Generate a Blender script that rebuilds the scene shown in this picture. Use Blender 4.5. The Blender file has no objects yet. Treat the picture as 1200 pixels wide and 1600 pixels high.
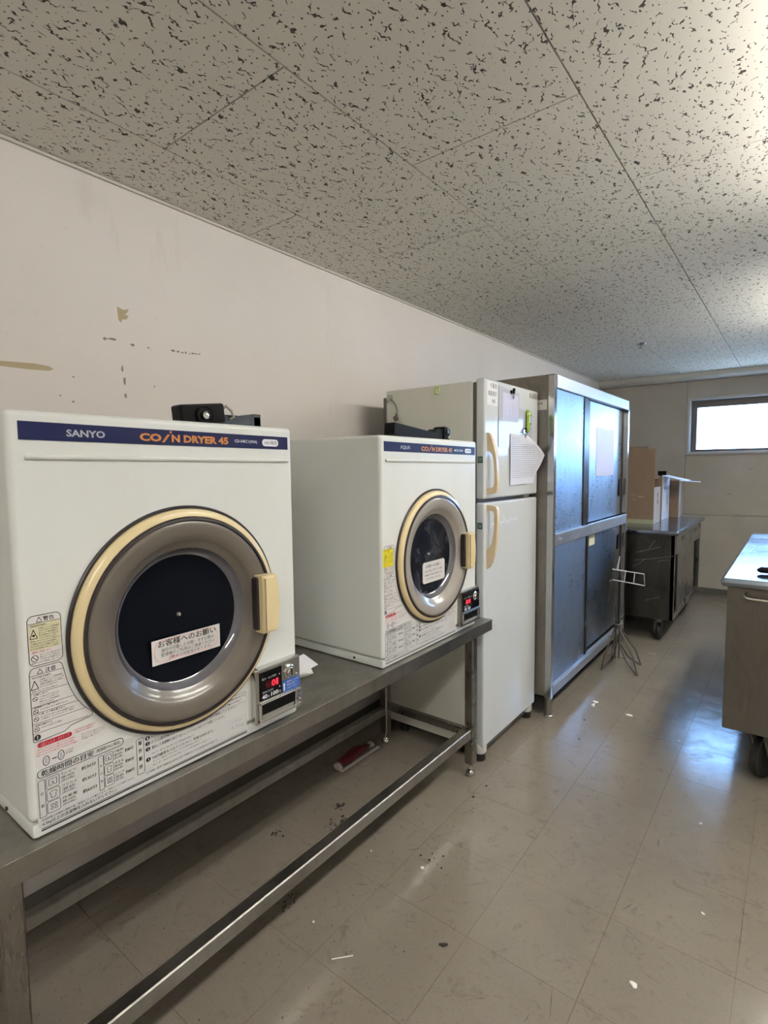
import bpy, bmesh, math, random
from mathutils import Vector, Matrix
random.seed(7)
S = bpy.context.scene
C = S.collection
# ------------------------------------------------------------------ camera
cam_d = bpy.data.cameras.new('camera'); cam = bpy.data.objects.new('camera', cam_d); C.objects.link(cam)
F_PX = 837.58
cam_d.sensor_fit = 'VERTICAL'; cam_d.sensor_height = 36.0; cam_d.lens = F_PX * 36.0 / 1600.0
cam_d.clip_start = 0.02; cam_d.clip_end = 100
YAW, PITCH, ROLL = map(math.radians, (-37.6566, -4.5873, -0.6299))
f_ = Vector((math.sin(YAW)*math.cos(PITCH), math.cos(YAW)*math.cos(PITCH), math.sin(PITCH)))
r_ = Vector((math.cos(YAW), -math.sin(YAW), 0)); u_ = r_.cross(f_)
r2 = r_*math.cos(ROLL) + u_*math.sin(ROLL); u2 = -r_*math.sin(ROLL) + u_*math.cos(ROLL)
cam.matrix_world = Matrix(((r2.x, u2.x, -f_.x, 2.08), (r2.y, u2.y, -f_.y, 0.0), (r2.z, u2.z, -f_.z, 1.31), (0, 0, 0, 1)))
S.camera = cam
# ------------------------------------------------------------------ world, exposure
S.view_settings.view_transform = 'Standard'; S.view_settings.look = 'None'
S.view_settings.gamma = 1.0; S.view_settings.use_curve_mapping = False
S.view_settings.exposure = 0.0
SKY_STRENGTH = 16.5
LAMP_POWER = 130.0      # strength of the fluorescent tubes
W = bpy.data.worlds.new('sky'); S.world = W; W.use_nodes = True
wn = W.node_tree.nodes; wl = W.node_tree.links; wn.clear()
wo = wn.new('ShaderNodeOutputWorld'); bg = wn.new('ShaderNodeBackground')
tc = wn.new('ShaderNodeTexCoord'); sp = wn.new('ShaderNodeSeparateXYZ'); rp = wn.new('ShaderNodeValToRGB')
rp.color_ramp.elements[0].position = 0.42; rp.color_ramp.elements[0].color = (0.30, 0.42, 0.56, 1)
rp.color_ramp.elements[1].position = 0.56; rp.color_ramp.elements[1].color = (0.27, 0.53, 1.0, 1)
mr = wn.new('ShaderNodeMapRange'); mr.inputs['From Min'].default_value = -1; mr.inputs['From Max'].default_value = 1
wl.new(tc.outputs['Generated'], sp.inputs[0]); wl.new(sp.outputs['Z'], mr.inputs['Value']); wl.new(mr.outputs[0], rp.inputs[0])
wl.new(rp.outputs[0], bg.inputs['Color']); bg.inputs['Strength'].default_value = SKY_STRENGTH
wl.new(bg.outputs[0], wo.inputs[0])

# ------------------------------------------------------------------ room numbers
WX = 0.32      # left wall plane
YB = 6.30      # back wall plane
XR = 3.90      # right wall plane
YF = -2.40     # wall behind the camera
H = 2.23       # ceiling height
BZ = 0.67      # bench top height

# ------------------------------------------------------------------ materials
def mat(name, col=(.8, .8, .8), rough=.5, metal=0.0, coat=0.0, emis=None, estr=0.0, alpha=1.0, trans=0.0, spec=.5):
    m = bpy.data.materials.new(name); m.use_nodes = True
    b = m.node_tree.nodes['Principled BSDF']
    b.inputs['Base Color'].default_value = (*col, 1); b.inputs['Roughness'].default_value = rough
    b.inputs['Metallic'].default_value = metal; b.inputs['Coat Weight'].default_value = coat
    b.inputs['Coat Roughness'].default_value = .05
    b.inputs['Alpha'].default_value = alpha; b.inputs['Transmission Weight'].default_value = trans
    b.inputs['Specular IOR Level'].default_value = spec
    if emis: b.inputs['Emission Color'].default_value = (*emis, 1); b.inputs['Emission Strength'].default_value = estr
    return m
class NT:
    def __init__(s, m): s.t = m.node_tree; s.b = s.t.nodes['Principled BSDF']
    def n(s, typ, **kw):
        x = s.t.nodes.new(typ)
        for k, v in kw.items():
            if k in x.inputs.keys() if isinstance(k, str) else False: x.inputs[k].default_value = v
            else: setattr(x, k, v)
        return x
    def l(s, a, b): s.t.links.new(a, b)
    def pos(s, scale=(1, 1, 1), obj=False, rot=(0, 0, 0)):
        if obj: o = s.t.nodes.new('ShaderNodeTexCoord').outputs['Object']
        else: o = s.t.nodes.new('ShaderNodeNewGeometry').outputs['Position']
        mp = s.t.nodes.new('ShaderNodeMapping'); mp.inputs['Scale'].default_value = scale; mp.inputs['Rotation'].default_value = rot
        s.l(o, mp.inputs['Vector']); return mp.outputs[0]
    def noise(s, v, scale=5, detail=3, rough=.5, dist=0):
        x = s.t.nodes.new('ShaderNodeTexNoise'); x.inputs['Scale'].default_value = scale
        x.inputs['Detail'].default_value = detail; x.inputs['Roughness'].default_value = rough; x.inputs['Distortion'].default_value = dist
        s.l(v, x.inputs['Vector']); return x.outputs['Fac']
    def ramp(s, fac, stops):
        x = s.t.nodes.new('ShaderNodeValToRGB'); e = x.color_ramp.elements
        while len(e) < len(stops): e.new(.5)
        for i, (p, c) in enumerate(stops):
            e[i].position = p; e[i].color = (*c, 1) if len(c) == 3 else c
        s.l(fac, x.inputs[0]); return x.outputs[0]
    def g(s, fac, a, b, va=0.0, vb=1.0): return s.ramp(fac, [(a, (va,)*3), (b, (vb,)*3)])
    def mix(s, fac, a, b, mode='MIX'):
        x = s.t.nodes.new('ShaderNodeMix'); x.data_type = 'RGBA'; x.blend_type = mode
        for sock, v in ((x.inputs[0], fac), (x.inputs[6], a), (x.inputs[7], b)):
            if isinstance(v, (int, float)): sock.default_value = v
            elif isinstance(v, tuple): sock.default_value = (*v, 1)
            else: s.l(v, sock)
        return x.outputs[2]
    def math(s, op, a, b=0.0):
        x = s.t.nodes.new('ShaderNodeMath'); x.operation = op
        for sock, v in ((x.inputs[0], a), (x.inputs[1], b)):
            if isinstance(v, (int, float)): sock.default_value = v
            else: s.l(v, sock)
        return x.outputs[0]
    def bump(s, h, strength=.2, dist=.002):
        x = s.t.nodes.new('ShaderNodeBump'); x.inputs['Strength'].default_value = strength; x.inputs['Distance'].default_value = dist
        s.l(h, x.inputs['Height']); s.l(x.outputs[0], s.b.inputs['Normal'])
    def col(s, c): s.l(c, s.b.inputs['Base Color'])
    def rgh(s, c): s.l(c, s.b.inputs['Roughness'])

def steel(name, base=(.50, .49, .47), lo=.18, hi=.36, brush=(3, 3, 60), aniso=0.0, scratch=True, dirt=.35, spec_scale=1.0):
    m = mat(name, base, .3, 1.0); t = NT(m)
    n1 = t.noise(t.pos(brush), 6, 4); n2 = t.noise(t.pos(), 4, 5, .6, .6); n3 = t.noise(t.pos((1, 1, .35)), 9, 4, .7, 1.2)
    t.rgh(t.math('ADD', t.g(n2, .3, .75, lo, hi), t.g(n1, .3, .7, -.0, .06)))
    dark = tuple(c*(1-dirt) for c in base)
    t.col(t.mix(t.g(n3, .45, .75), t.mix(t.g(n1, .2, .8), base, tuple(c*.86 for c in base)), dark))
    sp_ = t.noise(t.pos(), 110, 3, .6); bl_ = t.noise(t.pos(), 2.3, 3)
    c_old = t.b.inputs['Base Color'].links[0].from_socket
    t.col(t.mix(t.math('MULTIPLY', t.g(sp_, .66, .72), t.g(bl_, .4, .6, .15, .8)), c_old, tuple(c*.3 for c in base)))
    t.bump(n1, .05, .001)
    if aniso: t.b.inputs['Anisotropic'].default_value = aniso
    return m
M = {}
M['steel'] = steel('bench_steel', (.40, .385, .355), .26, .44, (60, 2, 60), dirt=.28)
M['steel_leg'] = steel('leg_steel', (.36, .345, .32), .2, .36, (60, 60, 2), dirt=.2)
M['steel_stile'] = steel('stile_steel', (.08, .075, .07), .25, .38, (60, 60, 2), dirt=.2)
M['steel_bright'] = mat('polished_steel', (.62, .62, .60), .12, 1.0)
M['steel_post'] = steel('cabinet_post_steel', (.50, .50, .50), .08, .16, (40, 40, 2), dirt=.15)
M['steel_fascia'] = steel('cabinet_fascia_steel', (.66, .67, .69), .34, .42, (60, 2, 60), dirt=.08)
M['steel_side'] = steel('cabinet_side_steel', (.27, .25, .22), .32, .5, (50, 50, 2))
M['steel_door'] = steel('cabinet_door_steel', (.37, .43, .50), .24, .31, (2, 2, 60), aniso=.9, dirt=.22)
M['steel_cart'] = steel('cart_steel', (.22, .205, .18), .25, .45, (40, 40, 2), dirt=.28)
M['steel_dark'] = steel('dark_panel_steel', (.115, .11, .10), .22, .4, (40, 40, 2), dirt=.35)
M['steel_top'] = steel('table_top_steel', (.34, .39, .46), .12, .22, (50, 2, 50), dirt=.1)
# scratches on the cabinet door
t = NT(M['steel_door'])
tg = t.t.nodes.new('ShaderNodeTangent'); tg.direction_type = 'RADIAL'; tg.axis = 'Z'; t.l(tg.outputs[0], t.b.inputs['Tangent'])
t.b.inputs['Anisotropic Rotation'].default_value = 0.25
def enamel(name, base, rough=.32, yel=.06, coat=.15, spec=.5):
    m = mat(name, base, rough, 0, coat, spec=spec); t = NT(m)
    n = t.noise(t.pos((1, 1, .25)), 5, 5, .6, .4)
    t.col(t.mix(t.g(n, .45, .8), base, (base[0]*(1-yel), base[1]*(1-yel*1.2), base[2]*(1-yel*2.2))))
    n2 = t.noise(t.pos(), 90, 2); t.bump(n2, .04, .001)
    return m
M['enamel'] = enamel('dryer_enamel', (.735, .755, .73), .32, .04)
M['fridge'] = enamel('fridge_enamel', (.62, .65, .665), .09, .03, 0, .28)
M['fridge_side'] = enamel('fridge_side_enamel', (.66, .66, .60), .4)
M['navy'] = mat('navy_strip', (.005, .009, .055), .3, spec=.3)
M['orange'] = mat('orange_print', (.58, .22, .05), .35)
M['white_print'] = mat('white_print', (.75, .76, .78), .35)
M['grey_print'] = mat('grey_print', (.42, .43, .48), .35)
M['black_print'] = mat('black_print', (.025, .025, .028), .45)
M['red_print'] = mat('red_print', (.5, .02, .04), .45)
M['pink_print'] = mat('pink_print', (.78, .50, .52), .5)
M['label_white'] = mat('label_white', (.72, .70, .69), .45)
M['label_panel'] = mat('label_panel', (.62, .62, .61), .42)
M['label_cream'] = mat('label_cream', (.66, .63, .42), .45)
M['yellow'] = mat('yellow_label', (.80, .70, .03), .45)
M['cream'] = enamel('cream_plastic', (.76, .63, .37), .22, .06)
M['cream2'] = mat('cream_handle', (.72, .58, .38), .3)
M['gasket'] = mat('dark_gasket', (.02, .015, .016), .35)
m = mat('smoked_window', (.20, .175, .145), .34, 0, .22); t = NT(m)
n = t.noise(t.pos((1, 1, 1)), 10, 3, .5, .8)
t.col(t.mix(n, (.140, .121, .098), (.105, .092, .074))); M['smoke'] = m
M['smoke2'] = mat('clear_smoked_window', (.33, .30, .27), .22, 0, .45)
M['rim'] = mat('window_inner_rim', (.115, .115, .13), .12, 0, 1.0)
M['drum'] = mat('dark_drum', (.002, .003, .006), .10, 0, 0, spec=.10)
m = mat('dusty_drum', (.03, .033, .045), .2, 0, .2, spec=.3); t = NT(m)
n = t.noise(t.pos(), 14, 5, .7, .6); t.col(t.mix(t.g(n, .45, .8), (.006, .007, .012), (.06, .065, .08))); M['drum2'] = m
M['black'] = mat('black_plastic', (.003, .003, .0035), .45, spec=.10)
M['blueblack'] = mat('bluish_black_plastic', (.02, .032, .045), .08, 0, 1.0)
M['rubber'] = mat('black_rubber', (.015, .014, .014), .6)
M['chrome'] = mat('chrome', (.8, .8, .8), .07, 1.0)
M['led'] = mat('red_led', (.3, 0, 0), .4, 0, 0, (1, .03, .06), 1.6)
M['led_dim'] = mat('red_display_window', (.06, .004, .008), .2)
M['blue'] = mat('blue_label', (.03, .11, .42), .4)
M['green'] = mat('green_tag', (.02, .10, .06), .4)
M['paper'] = mat('white_paper', (.74, .74, .80), .6)
M['paper_lav'] = mat('lavender_paper', (.56, .55, .70), .5)
M['sleeve'] = mat('plastic_sleeve', (.50, .51, .57), .07, spec=.30)
M['pod'] = mat('green_pod', (.28, .42, .02), .25, 0, .6)
M['pod_dark'] = mat('dark_green_pod', (.10, .22, .015), .3, 0, .5)
M['hook'] = mat('clear_hook', (.75, .80, .68), .1, 0, .5, None, 0, .55)
M['hook_g'] = mat('yellow_green_hook', (.50, .58, .30), .2, 0, .5)
M['cable'] = mat('grey_cable', (.11, .10, .085), .5)
M['silver'] = mat('nameplate', (.55, .53, .48), .3, .6)
def board(name, base, amt=.8):
    m = mat(name, base, .8); t = NT(m)
    n = t.noise(t.pos((1, 1, .3)), 16, 4); t.col(t.mix(n, base, tuple(c*amt for c in base))); return m
M['card'] = board('cardboard', (.185, .125, .08))
M['card_light'] = board('light_cardboard', (.44, .40, .36), .85)
M['card_white'] = mat('white_cardboard', (.66, .70, .78), .5)
M['tape'] = mat('pale_green_tape', (.28, .30, .20), .3)
M['redpack'] = board('red_packet', (.16, .012, .015), .5)
M['tissue'] = mat('white_tissue', (.80, .80, .80), .7)
M['scrap'] = mat('white_scrap', (.85, .83, .80), .7)
M['soot'] = mat('black_crumb', (.02, .017, .014), .8)
M['frame_dark'] = mat('dark_bronze_frame', (.12, .10, .095), .45, .2)
M['trim'] = mat('grey_window_trim', (.42, .40, .37), .5)
M['cornice'] = mat('cornice_white', (.50, .48, .43), .5)
M['baseboard'] = mat('grey_vinyl_baseboard', (.09, .085, .075), .45)
M['glass'] = mat('window_glass', (1, 1, 1), 0, 0, 0, None, 0, 1, 1.0)
M['glass'].node_tree.nodes['Principled BSDF'].inputs['IOR'].default_value = 1.02
M['tube'] = mat('fluorescent_tube', (1, 1, 1), .5, 0, 0, (1.0, .965, .90), LAMP_POWER)
M['lamp_body'] = mat('lamp_housing', (.8, .8, .78), .4)
M['castor'] = mat('castor_grey', (.22, .21, .18), .5, .3)
M['peel'] = mat('tan_filler', (.40, .33, .20), .8)
M['scuff'] = mat('grey_scuff', (.24, .21, .18), .8)
M['tape_edge'] = mat('tape_remnant', (.70, .70, .80), .5)
M['stand_wire'] = mat('wire_steel', (.055, .048, .042), .45, 0)
M['stand_white'] = mat('white_coated_wire', (.72, .74, .78), .3)
M['footcap'] = mat('white_foot_cap', (.62, .62, .58), .4)

# ceiling board with wormhole fissures
m = mat('fissured_ceiling_board', (.55, .53, .48), .9); t = NT(m)
info = t.t.nodes.new('ShaderNodeObjectInfo')
geo = t.t.nodes.new('ShaderNodeNewGeometry')
off = t.t.nodes.new('ShaderNodeVectorMath'); off.operation = 'MULTIPLY_ADD'; off.inputs[1].default_value = (7, 7, 7)
cmb = t.t.nodes.new('ShaderNodeCombineXYZ'); t.l(info.outputs['Random'], cmb.inputs[0]); t.l(info.outputs['Random'], cmb.inputs[1])
t.l(cmb.outputs[0], off.inputs[0]); t.l(geo.outputs['Position'], off.inputs[2])
def vn(op, *a):
    x = t.t.nodes.new('ShaderNodeVectorMath'); x.operation = op
    for i_, v_ in enumerate(a):
        if isinstance(v_, tuple): x.inputs[i_].default_value = v_
        else: t.l(v_, x.inputs[i_])
    return x.outputs[0]
def cells(a, b, seed):
    """voronoi cells of size 1/a by 1/b metres: offset from the cell's seed point in metres, and its random colour"""
    p = vn('MULTIPLY', vn('ADD', off.outputs[0], (seed, seed*1.7, 0)), (a, b, 0))
    v = t.t.nodes.new('ShaderNodeTexVoronoi'); v.voronoi_dimensions = '2D'; v.inputs['Scale'].default_value = 1; t.l(p, v.inputs['Vector'])
    d = vn('MULTIPLY', vn('SUBTRACT', p, v.outputs['Position']), (1/a, 1/b, 0))
    sx_ = t.t.nodes.new('ShaderNodeSeparateXYZ'); t.l(d, sx_.inputs[0]); sc_ = t.t.nodes.new('ShaderNodeSeparateColor'); t.l(v.outputs['Color'], sc_.inputs[0])
    return sx_.outputs[0], sx_.outputs[1], sc_.outputs
wob = t.math('MULTIPLY', t.math('SUBTRACT', t.noise(off.outputs[0], 75, 1), .5), .030)
def worms(a, b, seed, lmin, lmax, wmax, keep):
    dx, dy, cc = cells(a, b, seed)
    slant = t.math('MULTIPLY', t.math('SUBTRACT', cc[2], .5), 1.3)
    ax_ = t.math('ABSOLUTE', t.math('ADD', t.math('ADD', dx, wob), t.math('MULTIPLY', dy, slant)))
    ln_ = t.math('ADD', t.math('MULTIPLY', cc[0], lmax-lmin), lmin)
    wd_ = t.math('MULTIPLY', t.math('SUBTRACT', 1.0, t.math('POWER', t.math('DIVIDE', t.math('ABSOLUTE', dy), ln_), 2.0)), wmax)
    on = t.math('LESS_THAN', cc[1], keep)
    return t.math('MULTIPLY', t.g(t.math('MULTIPLY', t.math('SUBTRACT', wd_, ax_), 500), -.1, .45), on)
worm = t.math('MAXIMUM', worms(26, 17, 3.1, .006, .026, .0030, .80), worms(34, 24, 8.3, .003, .012, .0024, .8))
def spots(a, seed, r0, r1, keep):
    dx, dy, cc = cells(a, a, seed)
    dd = t.math('SQRT', t.math('ADD', t.math('POWER', dx, 2.0), t.math('POWER', t.math('MULTIPLY', dy, .8), 2.0)))
    rad = t.math('ADD', t.math('MULTIPLY', cc[0], r1-r0), r0)
    return t.math('MULTIPLY', t.g(t.math('MULTIPLY', t.math('SUBTRACT', rad, dd), 500), -.1, .5), t.math('LESS_THAN', cc[1], keep))
dots = spots(48, 5.5, .0010, .0030, .75)
pits = t.math('MAXIMUM', worm, dots)
tone = t.noise(t.pos(), 1.1, 3)
basec = t.mix(tone, (.69, .665, .59), (.75, .725, .655))
t.col(t.mix(pits, basec, (.055, .048, .04)))
grain = t.noise(t.pos(), 260, 2)
t.bump(t.math('SUBTRACT', t.math('MULTIPLY', grain, .25), pits), .5, .003)
M['ceiling'] = m
M['ceiling_void'] = mat('ceiling_joint_backing', (.14, .13, .115), .9)  # dull grey-brown backing that shows through the gaps between boards

# painted wall
m = mat('painted_wall', (.6, .56, .52), .55); t = NT(m)
a = t.noise(t.pos((1, 1, 1)), 1.3, 4, .55, .3); b = t.noise(t.pos((1, 1, .3)), 7, 5, .65, .6); c = t.noise(t.pos(), 38, 3, .6)
c1 = t.mix(t.g(a, .35, .65), (.655, .61, .575), (.60, .565, .525))
c2 = t.mix(t.g(b, .62, .8, 0, .5), c1, (.50, .46, .40))
t.col(t.mix(t.g(c, .69, .75, 0, .35), c2, (.40, .35, .30)))
t.bump(t.noise(t.pos(), 30, 4), .12, .002); M['wall'] = m
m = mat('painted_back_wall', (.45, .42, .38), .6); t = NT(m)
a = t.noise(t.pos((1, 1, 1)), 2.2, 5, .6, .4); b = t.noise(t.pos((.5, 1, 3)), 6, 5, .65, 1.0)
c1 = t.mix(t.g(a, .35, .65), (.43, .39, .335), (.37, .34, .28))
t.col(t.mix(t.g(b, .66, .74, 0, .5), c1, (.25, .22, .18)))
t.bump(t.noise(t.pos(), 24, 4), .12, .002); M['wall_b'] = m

# vinyl floor tile
m = mat('vinyl_floor_tile', (.26, .23, .19), .25); t = NT(m)
info = t.t.nodes.new('ShaderNodeObjectInfo')
a = t.noise(t.pos(), 2.2, 5, .6, .3); b = t.noise(t.pos(), 17, 6, .7, 1.5); c = t.noise(t.pos(), 150, 2, .5); d = t.noise(t.pos((1, 1, 1)), 6, 6, .72, 2.0)
c1 = t.mix(t.g(a, .3, .7), (.225, .198, .160), (.180, .157, .127))
c1 = t.mix(t.math('MULTIPLY', info.outputs['Random'], .5), c1, (.195, .172, .140))
c2 = t.mix(t.g(b, .56, .72, 0, .55), c1, (.10, .084, .066))
c3 = t.mix(t.g(c, .60, .70, 0, .30), c2, (.09, .076, .06))
t.col(t.mix(t.g(d, .60, .70, 0, .30), c3, (.235, .215, .18)))
t.rgh(t.math('ADD', t.g(d, .35, .7, .11, .22), t.g(b, .5, .75, 0, .12)))
w1 = t.noise(t.pos((1, 1, 1)), 9, 4, .6, .5)
t.bump(t.math('ADD', w1, t.math('MULTIPLY', b, .35)), .16, .004)
t.b.inputs['Specular IOR Level'].default_value = .65
M['floor'] = m
M['heel'] = mat('heel_mark_dirt', (.06, .05, .042), .5)
M['floor_joint'] = mat('floor_joint_dirt', (.095, .08, .064), .8)

# ------------------------------------------------------------------ mesh builder
ORG = {}
class MB:
    def __init__(s): s.v = []; s.f = []; s.m = []; s.slots = []; s.bev = False
    def slot(s, mt):
        if mt is None: return 0
        if mt not in s.slots: s.slots.append(mt)
        return s.slots.index(mt)
    def add(s, vs, fs, mt=None):
        k = s.slot(mt); o = len(s.v); s.v.extend([tuple(p) for p in vs]); s.f.extend([tuple(i+o for i in f) for f in fs]); s.m.extend([k]*len(fs)); return s
    def box(s, x0, y0, z0, x1, y1, z1, bev=0, mt=None, seg=2, rot=None, piv=None):
        x0, x1 = min(x0, x1), max(x0, x1); y0, y1 = min(y0, y1), max(y0, y1); z0, z1 = min(z0, z1), max(z0, z1)
        bm = bmesh.new(); bmesh.ops.create_cube(bm, size=1)
        for v in bm.verts: v.co = ((x0+x1)/2+v.co.x*(x1-x0), (y0+y1)/2+v.co.y*(y1-y0), (z0+z1)/2+v.co.z*(z1-z0))
        if bev: s.bev = True
        if bev: bmesh.ops.bevel(bm, geom=bm.edges[:], offset=min(bev, .49*min(x1-x0, y1-y0, z1-z0)), segments=seg, profile=.5, affect='EDGES')
        if rot:
            pv = Vector(piv) if piv else Vector(((x0+x1)/2, (y0+y1)/2, (z0+z1)/2))
            for v in bm.verts: v.co = rot @ (v.co-pv) + pv
        bm.verts.index_update()
        s.add([v.co[:] for v in bm.verts], [[v.index for v in f.verts] for f in bm.faces], mt); bm.free(); return s
    def cyl(s, p0, p1, r, r2=None, n=16, mt=None, cap=True):
        p0 = Vector(p0); p1 = Vector(p1); r2 = r if r2 is None else r2
        d = (p1-p0).normalized(); a = d.orthogonal().normalized(); b = d.cross(a)
        vs = [p0+(a*math.cos(2*math.pi*i/n)+b*math.sin(2*math.pi*i/n))*r for i in range(n)] + [p1+(a*math.cos(2*math.pi*i/n)+b*math.sin(2*math.pi*i/n))*r2 for i in range(n)]
        fs = [(i, (i+1) % n, n+(i+1) % n, n+i) for i in range(n)]
        if cap: fs += [tuple(range(n-1, -1, -1)), tuple(range(n, 2*n))]
        return s.add(vs, fs, mt)
    def tube(s, pts, r, n=8, mt=None, closed=False):
        P = [Vector(p) for p in pts]; N = len(P); vs = []; ref = None
        for i, p in enumerate(P):
            if closed: d = (P[(i+1) % N]-P[i-1])
            else: d = (P[min(i+1, N-1)]-P[max(i-1, 0)])
            d.normalize()
            if ref is None: ref = d.orthogonal().normalized()
            a = (ref-d*ref.dot(d)).normalized(); ref = a; b = d.cross(a)
            rr = r[i] if isinstance(r, (list, tuple)) else r
            vs += [p+(a*math.cos(2*math.pi*k/n)+b*math.sin(2*math.pi*k/n))*rr for k in range(n)]
        fs = []
        for i in range(N if closed else N-1):
            j = (i+1) % N
            fs += [(i*n+k, i*n+(k+1) % n, j*n+(k+1) % n, j*n+k) for k in range(n)]
        if not closed: fs += [tuple(range(n-1, -1, -1)), tuple(range((N-1)*n, N*n))]
        return s.add(vs, fs, mt)
    def lathe(s, prof, c, axis='x', n=72, mt=None):
        vs = []; fs = []
        for (r, h) in prof:
            for k in range(n):
                a = 2*math.pi*k/n; p, q = r*math.cos(a), r*math.sin(a)
                vs.append((c[0]+h, c[1]+p, c[2]+q) if axis == 'x' else ((c[0]+p, c[1]+h, c[2]+q) if axis == 'y' else (c[0]+p, c[1]+q, c[2]+h)))
        for i in range(len(prof)-1):
            fs += [(i*n+k, i*n+(k+1) % n, (i+1)*n+(k+1) % n, (i+1)*n+k) for k in range(n)]
        return s.add(vs, fs, mt)
    def prism(s, pts, d, mt=None):     # pts: closed outline (3-D, planar), d: extrusion vector
        n = len(pts); d = Vector(d); a = [Vector(p) for p in pts]; b = [p+d for p in a]
        fs = [tuple(range(n-1, -1, -1)), tuple(range(n, 2*n))] + [(i, (i+1) % n, n+(i+1) % n, n+i) for i in range(n)]
        return s.add(a+b, fs, mt)
    def mesh(s, name, org=(0, 0, 0), smooth=35):
        me = bpy.data.meshes.new(name); me.from_pydata([(x-org[0], y-org[1], z-org[2]) for x, y, z in s.v], [], s.f)
        for mt in s.slots: me.materials.append(M[mt] if isinstance(mt, str) else mt)
        me.polygons.foreach_set('material_index', s.m)
        bm = bmesh.new(); bm.from_mesh(me)
        if not getattr(s, 'flat', False): bmesh.ops.recalc_face_normals(bm, faces=bm.faces[:])
        bm.to_mesh(me); bm.free()
        if smooth:
            me.polygons.foreach_set('use_smooth', [True]*len(me.polygons)); me.set_sharp_from_angle(angle=math.radians(smooth))
        me.update(); return me
    def build(s, name, mt=None, parent=None, label=None, cat=None, group=None, kind=None, loc=None, smooth=35):
        if mt and not s.slots: s.slots = [mt]
        root = parent
        while root is not None and root.parent is not None: root = root.parent
        org = Vector(ORG.get(root.name, (0, 0, 0))) if root is not None else Vector(loc or (0, 0, 0))
        o = bpy.data.objects.new(name, s.mesh(name, org, smooth)); C.objects.link(o)
        if parent is not None: o.parent = parent
        else: o.location = org; ORG[o.name] = tuple(org)
        if s.bev and smooth: wn_ = o.modifiers.new('normals', 'WEIGHTED_NORMAL'); wn_.keep_sharp = True
        tag(o, label, cat, group, kind); return o
def drill(o, p0, p1, rad):
    k = MB().cyl(p0, p1, rad, n=64).build('cutter', 'gasket', loc=(0, 0, 0), smooth=0)
    o.modifiers.clear(); md = o.modifiers.new('hole', 'BOOLEAN'); md.operation = 'DIFFERENCE'; md.solver = 'EXACT'; md.object = k
    bpy.context.view_layer.update(); dg = bpy.context.evaluated_depsgraph_get()
    me = bpy.data.meshes.new_from_object(o.evaluated_get(dg)); o.modifiers.clear(); o.data = me; wn_ = o.modifiers.new('normals', 'WEIGHTED_NORMAL'); wn_.keep_sharp = True; bpy.data.objects.remove(k)
def tag(o, label=None, cat=None, group=None, kind=None):
    for k, v in (('label', label), ('category', cat), ('group', group), ('kind', kind)):
        if v: o[k] = v
def thing(name, loc, label, cat, group=None):
    o = bpy.data.objects.new(name, None); o.empty_display_size = .1; o.location = loc; C.objects.link(o); ORG[o.name] = tuple(loc)
    tag(o, label, cat, group); return o

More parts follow.
